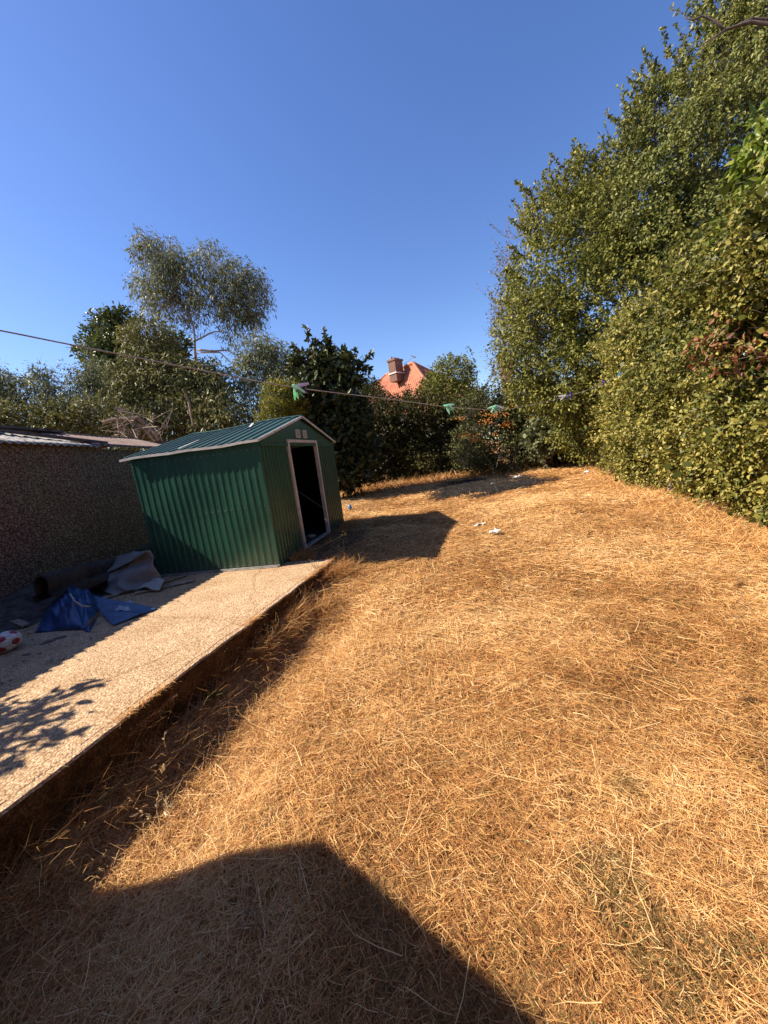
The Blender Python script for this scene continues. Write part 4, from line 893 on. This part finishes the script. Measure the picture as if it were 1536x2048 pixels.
a, b = at(915, 764, 40), at(975, 800, 38); MB().add([a, b, b-np.array([0, 0, 2.2]), a-np.array([0, 0, 2.2])], [(0, 1, 2, 3)]).build('gable_wall', MCREAM, h2, solid=.2, world=True)
MB().bar(a+np.array([0, -.3, .1]), b+np.array([0, -.3, .1]), .6, .18).build('roof', MOLD, h2, world=True)
h3 = at(1014, 745, 26); z1_ = at(1014, 712, 26)[2]
tag(MB().box(h3[0]-.34, h3[0]+.34, h3[1]-.3, h3[1]+.3, 0, z1_).box(h3[0]-.4, h3[0]+.4, h3[1]-.36, h3[1]+.36, z1_, z1_+.1).build('brick_chimney', mottled('orange_brick', (.34, .17, .08), (.46, .26, .13), 8, .9, .2)), 'orange brick chimney stack half hidden behind the bare twigged tree', 'chimney')
# belt of trees closing the horizon
for k, (x0, d_, lab) in enumerate(((-160, 30, 'far belt of trees seen through gaps at the left edge'), (620, 27, 'far belt of trees behind the dark evergreen shrub'), (1120, 20, 'far belt of trees behind the olive green tree'))):
    tb = [bl(x0+70*q-60, (880, 870, 800)[k]+9*math.sin(q*2.3), d_, 50, 34, 40) for q in range((10, 5, 6)[k])]+[bl(x0+70*q-60, (925, 915, 860)[k], d_, 50, 34, 40) for q in range((10, 5, 6)[k])]
    tree('tree_belt', lab, LV_OAK, MBARK, tb, 2600, 6, .20, .12, .5, 60+k, cat='trees', root=at(x0+150, 960, d_), r0=.1, gate=.3, gsc=.8, kind='q')
# small tree beside the viewpoint whose shade falls on the slab
sdw = np.array([math.sin(SUN_AZ), math.cos(SUN_AZ), 0])/math.tan(SUN_EL)
def up_(p, z): return np.array(p)+np.array([0, 0, 1.])*z+sdw*z
tb = []
for (px, py, r_) in ((125, 1392, .09), (80, 1415, .11), (30, 1450, .12), (5, 1500, .10), (110, 1455, .05), (50, 1500, .07), (-40, 1440, .16), (165, 1380, .04), (10, 1550, .05)):
    c0 = up_(gr(px, py), 1.75); tb.append((*c0, r_, r_, r_*.9))
tree('fig_tree', 'small leafy tree out of frame at the left that dapples the slab', LV_OLIVE, MBARK, tb, 75, 5, .085, .05, .10, 71, root=(-4.7, 2.0, 0), r0=.03, gate=.36, gsc=4)

# ------------------------------------------------------------------ the dry grass
def ribbons(P, az, L, Wd, lift, curl, seg, roll, wav=0.):
    t = np.linspace(0, 1, seg+1)[None, :]; h = L[:, None]*(np.sin(lift)[:, None]*t-curl[:, None]*t*t); r_ = L[:, None]*np.cos(lift*.6)[:, None]*t
    a = az[:, None]+wav*np.sin(t*3+az[:, None]*5)*t
    X = P[:, 0:1]+np.cos(a)*r_; Y = P[:, 1:2]+np.sin(a)*r_; Z = P[:, 2:3]+np.maximum(h, .004)
    C_ = np.stack([X, Y, Z], -1); sd_ = np.stack([-np.sin(az)*np.cos(roll), np.cos(az)*np.cos(roll), np.sin(roll)], -1)[:, None, :]
    wd = (Wd[:, None]*(1-.75*t**2))[..., None]*.5
    V = np.stack([C_-sd_*wd, C_+sd_*wd], 2).reshape(len(P), -1, 3); k = (seg+1)*2
    b = (np.arange(len(P))*k)[:, None]; F = np.concatenate([b+np.array([[2*q, 2*q+1, 2*q+3, 2*q+2]]) for q in range(seg)]); return V, F
def insl(x, y, pad=0.):
    t = (x-SL0[0])*SD[0]+(y-SL0[1])*SD[1]; n_ = (x-SL0[0])*SD[1]-(y-SL0[1])*SD[0]; tot = np.linalg.norm(SL1-SL0)
    a, b = shedxy(x, y); return ((n_ < pad) & (t < tot)) | ((a > -pad) & (a < SWID+pad) & (b > -pad) & (b < SLEN+pad)) | (n_ < -1.2) & (t < tot+.3)
GR = leafmat('dry_grass_blades', [(0, (.10, .12, .03)), (.06, (.17, .11, .04)), (.22, (.26, .095, .030)), (.45, (.52, .25, .080)), (.7, (.74, .44, .16)), (1, (.86, .62, .32))], .6, .22, .2)
rg = np.random.default_rng(99)
def scatter(n, ya, yb, xl=-3.2, xr=1.12):
    y = rg.uniform(ya, yb, n*2); x = rg.uniform(0, 1, n*2)*( (xr*y+.45)-np.maximum(-1.2*y-.6, xl))+np.maximum(-1.2*y-.6, xl)
    k = ~insl(x, y) & (x < 8.6) ; x, y = x[k][:n], y[k][:n]; return x, y
VV, FF, TT = [], [], []; off = 0
def addb(V, F, t):
    global off
    VV.append(V.reshape(-1, 3)); FF.append(F+off); TT.append(np.repeat(t, V.shape[1])); off += V.shape[0]*V.shape[1]
for ya, yb, n, L0, w0, seg in ((.45, 1.3, 84000, .055, .0018, 3), (1.3, 2.2, 90000, .062, .0022, 3), (2.2, 3.6, 88000, .075, .0029, 3), (3.6, 6, 90000, .095, .0042, 2), (6, 9.5, 74000, .115, .0068, 2), (9.5, 17.5, 70000, .15, .011, 2)):
    x, y = scatter(n, ya, yb); m_ = len(x); bu = burn(x, y); di = dirt(x, y)
    k = rg.random(m_) > np.maximum(np.maximum(bu*.93, di*.85), .45*(vn2(x*5.5, y*5.5, 80) < .30)); x, y, bu = x[k], y[k], bu[k]; m_ = len(x)
    z = zl(x, y); fl_ = vn2(x*.75, y*.75, 70)*2*PI*1.6+vn2(x*2.3, y*2.3, 71)*2.4
    az = fl_+rg.normal(size=m_)*1.25; lying = rg.random(m_) < .72
    tuft = vn2(x*3.1, y*3.1, 72)*.5+vn2(x*8, y*8, 79)*.5
    lift = np.where(lying, rg.uniform(.05, .42, m_), rg.uniform(.5, 1.25, m_)); curl = np.where(lying, rg.uniform(.0, .35, m_), rg.uniform(.35, .75, m_))
    L = L0*rg.uniform(.4, 1.7, m_)*(.45+1.0*tuft)*np.where(lying, 1.0, .75)
    L = L*np.where(rg.random(m_) < .035, 2.0, 1.)
    sd_ = (x-SL0[0])*SD[1]-(y-SL0[1])*SD[0]; L = L*(.45+.55*sst(.25, .5, sd_+(y > 4)*1.))
    Wd = w0*rg.uniform(.6, 1.4, m_)
    V, F = ribbons(np.stack([x, y, z+rg.uniform(-.005, .028, m_)*lying-.004], -1), az, L, Wd, lift, curl, seg, rg.uniform(-.9, .9, m_), .25)
    pt = vn2(x*.9, y*.9, 73)*.5+vn2(x*3.3, y*3.3, 74)*.35+vn2(x*9, y*9, 78)*.15
    ti = .56+(pt-.5)*.78+rg.normal(size=m_)*.22+.05*sst(3, 7, y); gp = (vn2(x*3.3+3, y*3.3, 75) > .87)*(y < 1.6)
    ti = np.where((rg.random(m_) < .45*gp), rg.uniform(0, .12, m_), ti); ti = ti*(1-bu)+bu*.19
    addb(V, F, ti.clip(0.02, 1))
# long pale straws thrown about
for ya, yb, n in ((.45, 2, 170), (2, 4, 220), (4, 10, 400)):
    x, y = scatter(n, ya, yb); m_ = len(x); z = zl(x, y)
    V, F = ribbons(np.stack([x, y, z+.018+rg.uniform(0, .03, m_)], -1), rg.uniform(0, 2*PI, m_), rg.uniform(.10, .34, m_), np.full(m_, .0022)*(1+y*.22), rg.uniform(0, .22, m_), rg.uniform(0, .2, m_), 3, rg.uniform(-.6, .6, m_), .15)
    addb(V, F, rg.uniform(.66, 1, m_))
# rank growth along the foot of the slab and hanging over its edge, and along the hedge foot
tt = rg.uniform(-.4, np.linalg.norm(SL1-SL0)+.25, 15000); nn_ = np.abs(rg.normal(size=15000))*.16+.015
q = SL0[None]+SD[None]*tt[:, None]+np.array([SD[1], -SD[0]])[None]*nn_[:, None]; cl_ = vn2(tt*2.2, nn_*3, 76) 
k = (cl_ > .40) & ((tt > 1.6) | (rg.random(15000) < .12)); q, tt = q[k], tt[k]; m_ = len(q)
V, F = ribbons(np.stack([q[:, 0], q[:, 1], zl(q[:, 0], q[:, 1])], -1), rg.uniform(0, 2*PI, m_), rg.uniform(.10, .36, m_)*(.55+.6*cl_[k]), np.full(m_, .0028), rg.uniform(.4, 1.5, m_), rg.uniform(.1, .7, m_), 4, rg.uniform(-.8, .8, m_), .6)
addb(V, F, (rg.normal(size=m_)*.2+.42).clip(.03, 1))
hl = np.array(HL); k_ = rg.integers(0, len(hl)-1, 9000); t_ = rg.random(9000)[:, None]; q = hl[k_]*(1-t_)+hl[k_+1]*t_; q[:, 0] += -.95+rg.normal(size=9000)*.2; m_ = len(q)
V, F = ribbons(np.stack([q[:, 0], q[:, 1], zl(q[:, 0], q[:, 1])], -1), rg.uniform(0, 2*PI, m_), rg.uniform(.08, .26, m_), np.full(m_, .006), rg.uniform(.3, 1.4, m_), rg.uniform(.1, .6, m_), 3, rg.uniform(-.8, .8, m_), .5)
addb(V, F, (rg.normal(size=m_)*.2+.6).clip(.05, 1))
tt = rg.uniform(-.9, 3.0, 5200); nn_ = rg.uniform(.03, .62, 5200); q = SL0[None]+SD[None]*tt[:, None]+np.array([SD[1], -SD[0]])[None]*nn_[:, None]; m_ = len(q)
V, F = ribbons(np.stack([q[:, 0], q[:, 1], zl(q[:, 0], q[:, 1])], -1), rg.uniform(0, 2*PI, m_), rg.uniform(.08, .30, m_), np.full(m_, .0024), rg.uniform(.15, .9, m_), rg.uniform(.1, .7, m_), 4, rg.uniform(-.8, .8, m_), .5)
addb(V, F, (rg.normal(size=m_)*.2+.5).clip(.03, 1))
tt = rg.uniform(-.9, 3.4, 1500); tt = tt[vn2(tt*3, tt*0, 90) > .5]; nn_ = rg.uniform(.01, .05, len(tt)); q = SL0[None]+SD[None]*tt[:, None]+np.array([SD[1], -SD[0]])[None]*nn_[:, None]; m_ = len(q)
V, F = ribbons(np.stack([q[:, 0], q[:, 1], zl(q[:, 0], q[:, 1])], -1), rg.uniform(0, 2*PI, m_), rg.uniform(.12, .34, m_), np.full(m_, .0026), rg.uniform(1., 1.5, m_), rg.uniform(.1, .6, m_), 4, rg.uniform(-.8, .8, m_), .5)
addb(V, F, (rg.normal(size=m_)*.2+.4).clip(.03, 1))
tt = rg.uniform(.2, 3.9, 2600); tt = tt[vn2(tt*2.6, tt*0, 91) > .52]; nn_ = -rg.uniform(-.015, .03, len(tt)); q = SL0[None]+SD[None]*tt[:, None]+np.array([SD[1], -SD[0]])[None]*nn_[:, None]; m_ = len(q)
V, F = ribbons(np.stack([q[:, 0], q[:, 1], np.where(nn_ < 0, .004, -.10)], -1), rg.normal(size=m_)*1.1-.3, rg.uniform(.04, .13, m_), np.full(m_, .0028), rg.uniform(.3, 1.3, m_), rg.uniform(.2, .9, m_), 3, rg.uniform(-.8, .8, m_), .4)
addb(V, F, (rg.normal(size=m_)*.2+.5).clip(.03, 1))
# around the shed foot and along the back
a_ = rg.uniform(-.2, SWID+.6, 5000); b_ = -np.abs(rg.normal(size=5000))*.22-.03; q = SA[None, :2]+FR[None, :2]*a_[:, None]+LG[None, :2]*b_[:, None]
k = (vn2(q[:, 0]*3, q[:, 1]*3, 77) > .45) & ((a_ < .8) | (a_ > 2.2)) & ~insl(q[:, 0], q[:, 1], -.01); q = q[k]; m_ = len(q)
V, F = ribbons(np.stack([q[:, 0], q[:, 1], zl(q[:, 0], q[:, 1])], -1), rg.uniform(0, 2*PI, m_), rg.uniform(.07, .24, m_), np.full(m_, .005), rg.uniform(.4, 1.5, m_), rg.uniform(.1, .6, m_), 3, rg.uniform(-.8, .8, m_), .5)
addb(V, F, (rg.normal(size=m_)*.2+.45).clip(.03, 1))
x = rg.uniform(-1.6, 7, 9000); y = 15.2+.1*x*0+rg.normal(size=9000)*.8; m_ = len(x)
V, F = ribbons(np.stack([x, y, zl(x, y)], -1), rg.uniform(0, 2*PI, m_), rg.uniform(.12, .45, m_), np.full(m_, .013), rg.uniform(.6, 1.5, m_), rg.uniform(.1, .5, m_), 3, rg.uniform(-.8, .8, m_), .5)
addb(V, F, (rg.normal(size=m_)*.2+.5).clip(.03, 1))
g_ = npmesh('dry_grass', np.concatenate(VV), np.concatenate(FF), GR, tint=np.concatenate(TT)); tag(g_, kind='stuff')
# charred sticks and ash on the burnt patch
MCH = mottled('charred_wood', (.008, .007, .006), (.04, .030, .024), 20, .9, .3)
x = rg.normal(size=4200)*1.0+BX; y = rg.normal(size=4200)*1.0+BY; k = burn(x, y) > .35; x, y = x[k], y[k]; A = np.stack([x, y, zl(x, y)+.015], -1); an = rg.uniform(0, PI, len(A)); ln = rg.uniform(.05, .32, len(A))
Bq = A+np.stack([np.cos(an)*ln, np.sin(an)*ln, rg.uniform(-.01, .10, len(A))], -1); V, F = sticks(A, Bq, rg.uniform(.004, .014, len(A)), np.full(len(A), .004))
tag(npmesh('charred_debris', V, F, MCH), kind='stuff')
# dry leaf litter on the slab near the wall
n = 420; x = rg.uniform(-4.2, -2.4, n); y = rg.uniform(2.4, 5.0, n); k = (x < -2.35-.5*(4-y)*.4-.25*rg.random(n)); x, y = x[k], y[k]; n = len(x); P = np.stack([x, y, np.full(n, .012)], -1)
V, F = leafverts(P, unit(np.stack([rg.normal(size=n), rg.normal(size=n), rg.normal(size=n)*.12], -1)), unit(np.stack([rg.normal(size=n)*.3, rg.normal(size=n)*.3, np.ones(n)], -1)), rg.uniform(.01, .045, n), rg.uniform(.008, .022, n), 'q')
tag(npmesh('leaf_litter', V, F, leafmat('litter', [(0, (.04, .03, .02)), (.6, (.12, .09, .06)), (1, (.35, .30, .22))], .8, 0), tint=np.repeat(rg.random(n), 4)), kind='stuff')
# single dry weeds
MSTR = mottled('straw_stem', (.34, .22, .10), (.58, .42, .22), 30, .8, 0)
LV_STRAW = leafmat('papery_leaves', [(0, (.30, .20, .09)), (.5, (.55, .43, .24)), (1, (.78, .68, .46))], .6, .3)
def weed(nm, px, py, h, ns, nl, lab, L=.03, Wd=.012, lean_=.25, seed=1, z=None, mat=LV_STRAW, sm=MSTR, cat='weed', r=.0022):
    r_ = np.random.default_rng(seed); p = gl(px, py) if z is None else gr(px, py, z); t = thing(nm, p, lab, cat, 'dry weeds'); A, B_, Pp, Dd = [], [], [], []
    for k in range(ns):
        d = unit(np.array([r_.normal()*lean_, r_.normal()*lean_, 1])); hh = h*r_.uniform(.6, 1); cur = p.copy()
        for q_ in range(6):
            d = unit(d+r_.normal(size=3)*.16); nx_ = cur+d*hh/6; A.append(cur); B_.append(nx_); cur = nx_
            if q_ >= 2:
                for _ in range(max(1, nl//4)): Pp.append(cur+r_.normal(size=3)*.004); Dd.append(unit(d+r_.normal(size=3)*.9))
    V, F = sticks(np.array(A), np.array(B_), np.full(len(A), r), np.full(len(A), r*.7)); npmesh('stems', V, F, sm, t)
    Pp, Dd = np.array(Pp), np.array(Dd); Ls = L*r_.uniform(.5, 1.3, len(Pp)); V, F = leafverts(Pp, Dd, unit(r_.normal(size=Pp.shape)), Ls, Wd*Ls/L, 'hex'); npmesh('leaves', V, F, mat, t, tint=np.repeat(r_.random(len(Pp)), 6))
weed('podded_weed', 338, 1560, .30, 2, 5, 'dry weed with pale papery pods standing at the foot of the slab', .045, .016, .18, 3)
weed('thistle', 318, 1640, .13, 6, 12, 'withered pale thistle tuft at the edge of the slab shade', .03, .008, .6, 4)
weed('grass_tuft', 512, 1850, .09, 8, 8, 'fluffy brown tuft in the shaded grass near the bottom', .03, .005, .6, 5)
weed('weed_clump', 540, 1300, .24, 16, 5, 'dense brown weed clump halfway along the foot of the slab', .03, .009, .7, 6)
weed('weed_clump', 640, 1150, .26, 14, 5, 'dry weed clump growing over the end corner of the slab', .035, .010, .55, 7)
weed('weed_clump', 690, 1110, .28, 7, 6, 'dry weed clump on the lawn just right of the slab end', .04, .012, .4, 8)
weed('weed_clump', 585, 1105, .26, 9, 3, 'thin dry weeds against the foot of the front shed wall', .03, .006, .5, 9)
weed('tall_weed', 905, 950, .95, 3, 3, 'tallest thin dry stalk before the dark back hedge', .05, .012, .10, 10, r=.006)
weed('tall_weed', 990, 958, 1.25, 2, 4, 'tall thin stalk standing in the burnt patch', .05, .014, .06, 11, r=.005)
weed('weed_clump', 735, 975, .55, 26, 5, 'wide bank of dry brambles right of the shed before the dark hedge', .06, .02, .8, 12, r=.005)
weed('weed_clump', 700, 965, .6, 26, 6, 'pale dry scrub touching the right rear corner of the shed', .06, .02, .7, 13, r=.005)
weed('weed_clump', 790, 950, .45, 18, 4, 'low dark dry scrub at the foot of the shaded back hedge', .06, .02, .8, 14, r=.005)
weed('green_weed', 425, 1400, .10, 6, 7, 'small green weed in the shade at the foot of the slab', .045, .03, .7, 15, mat=LV_OLIVE)
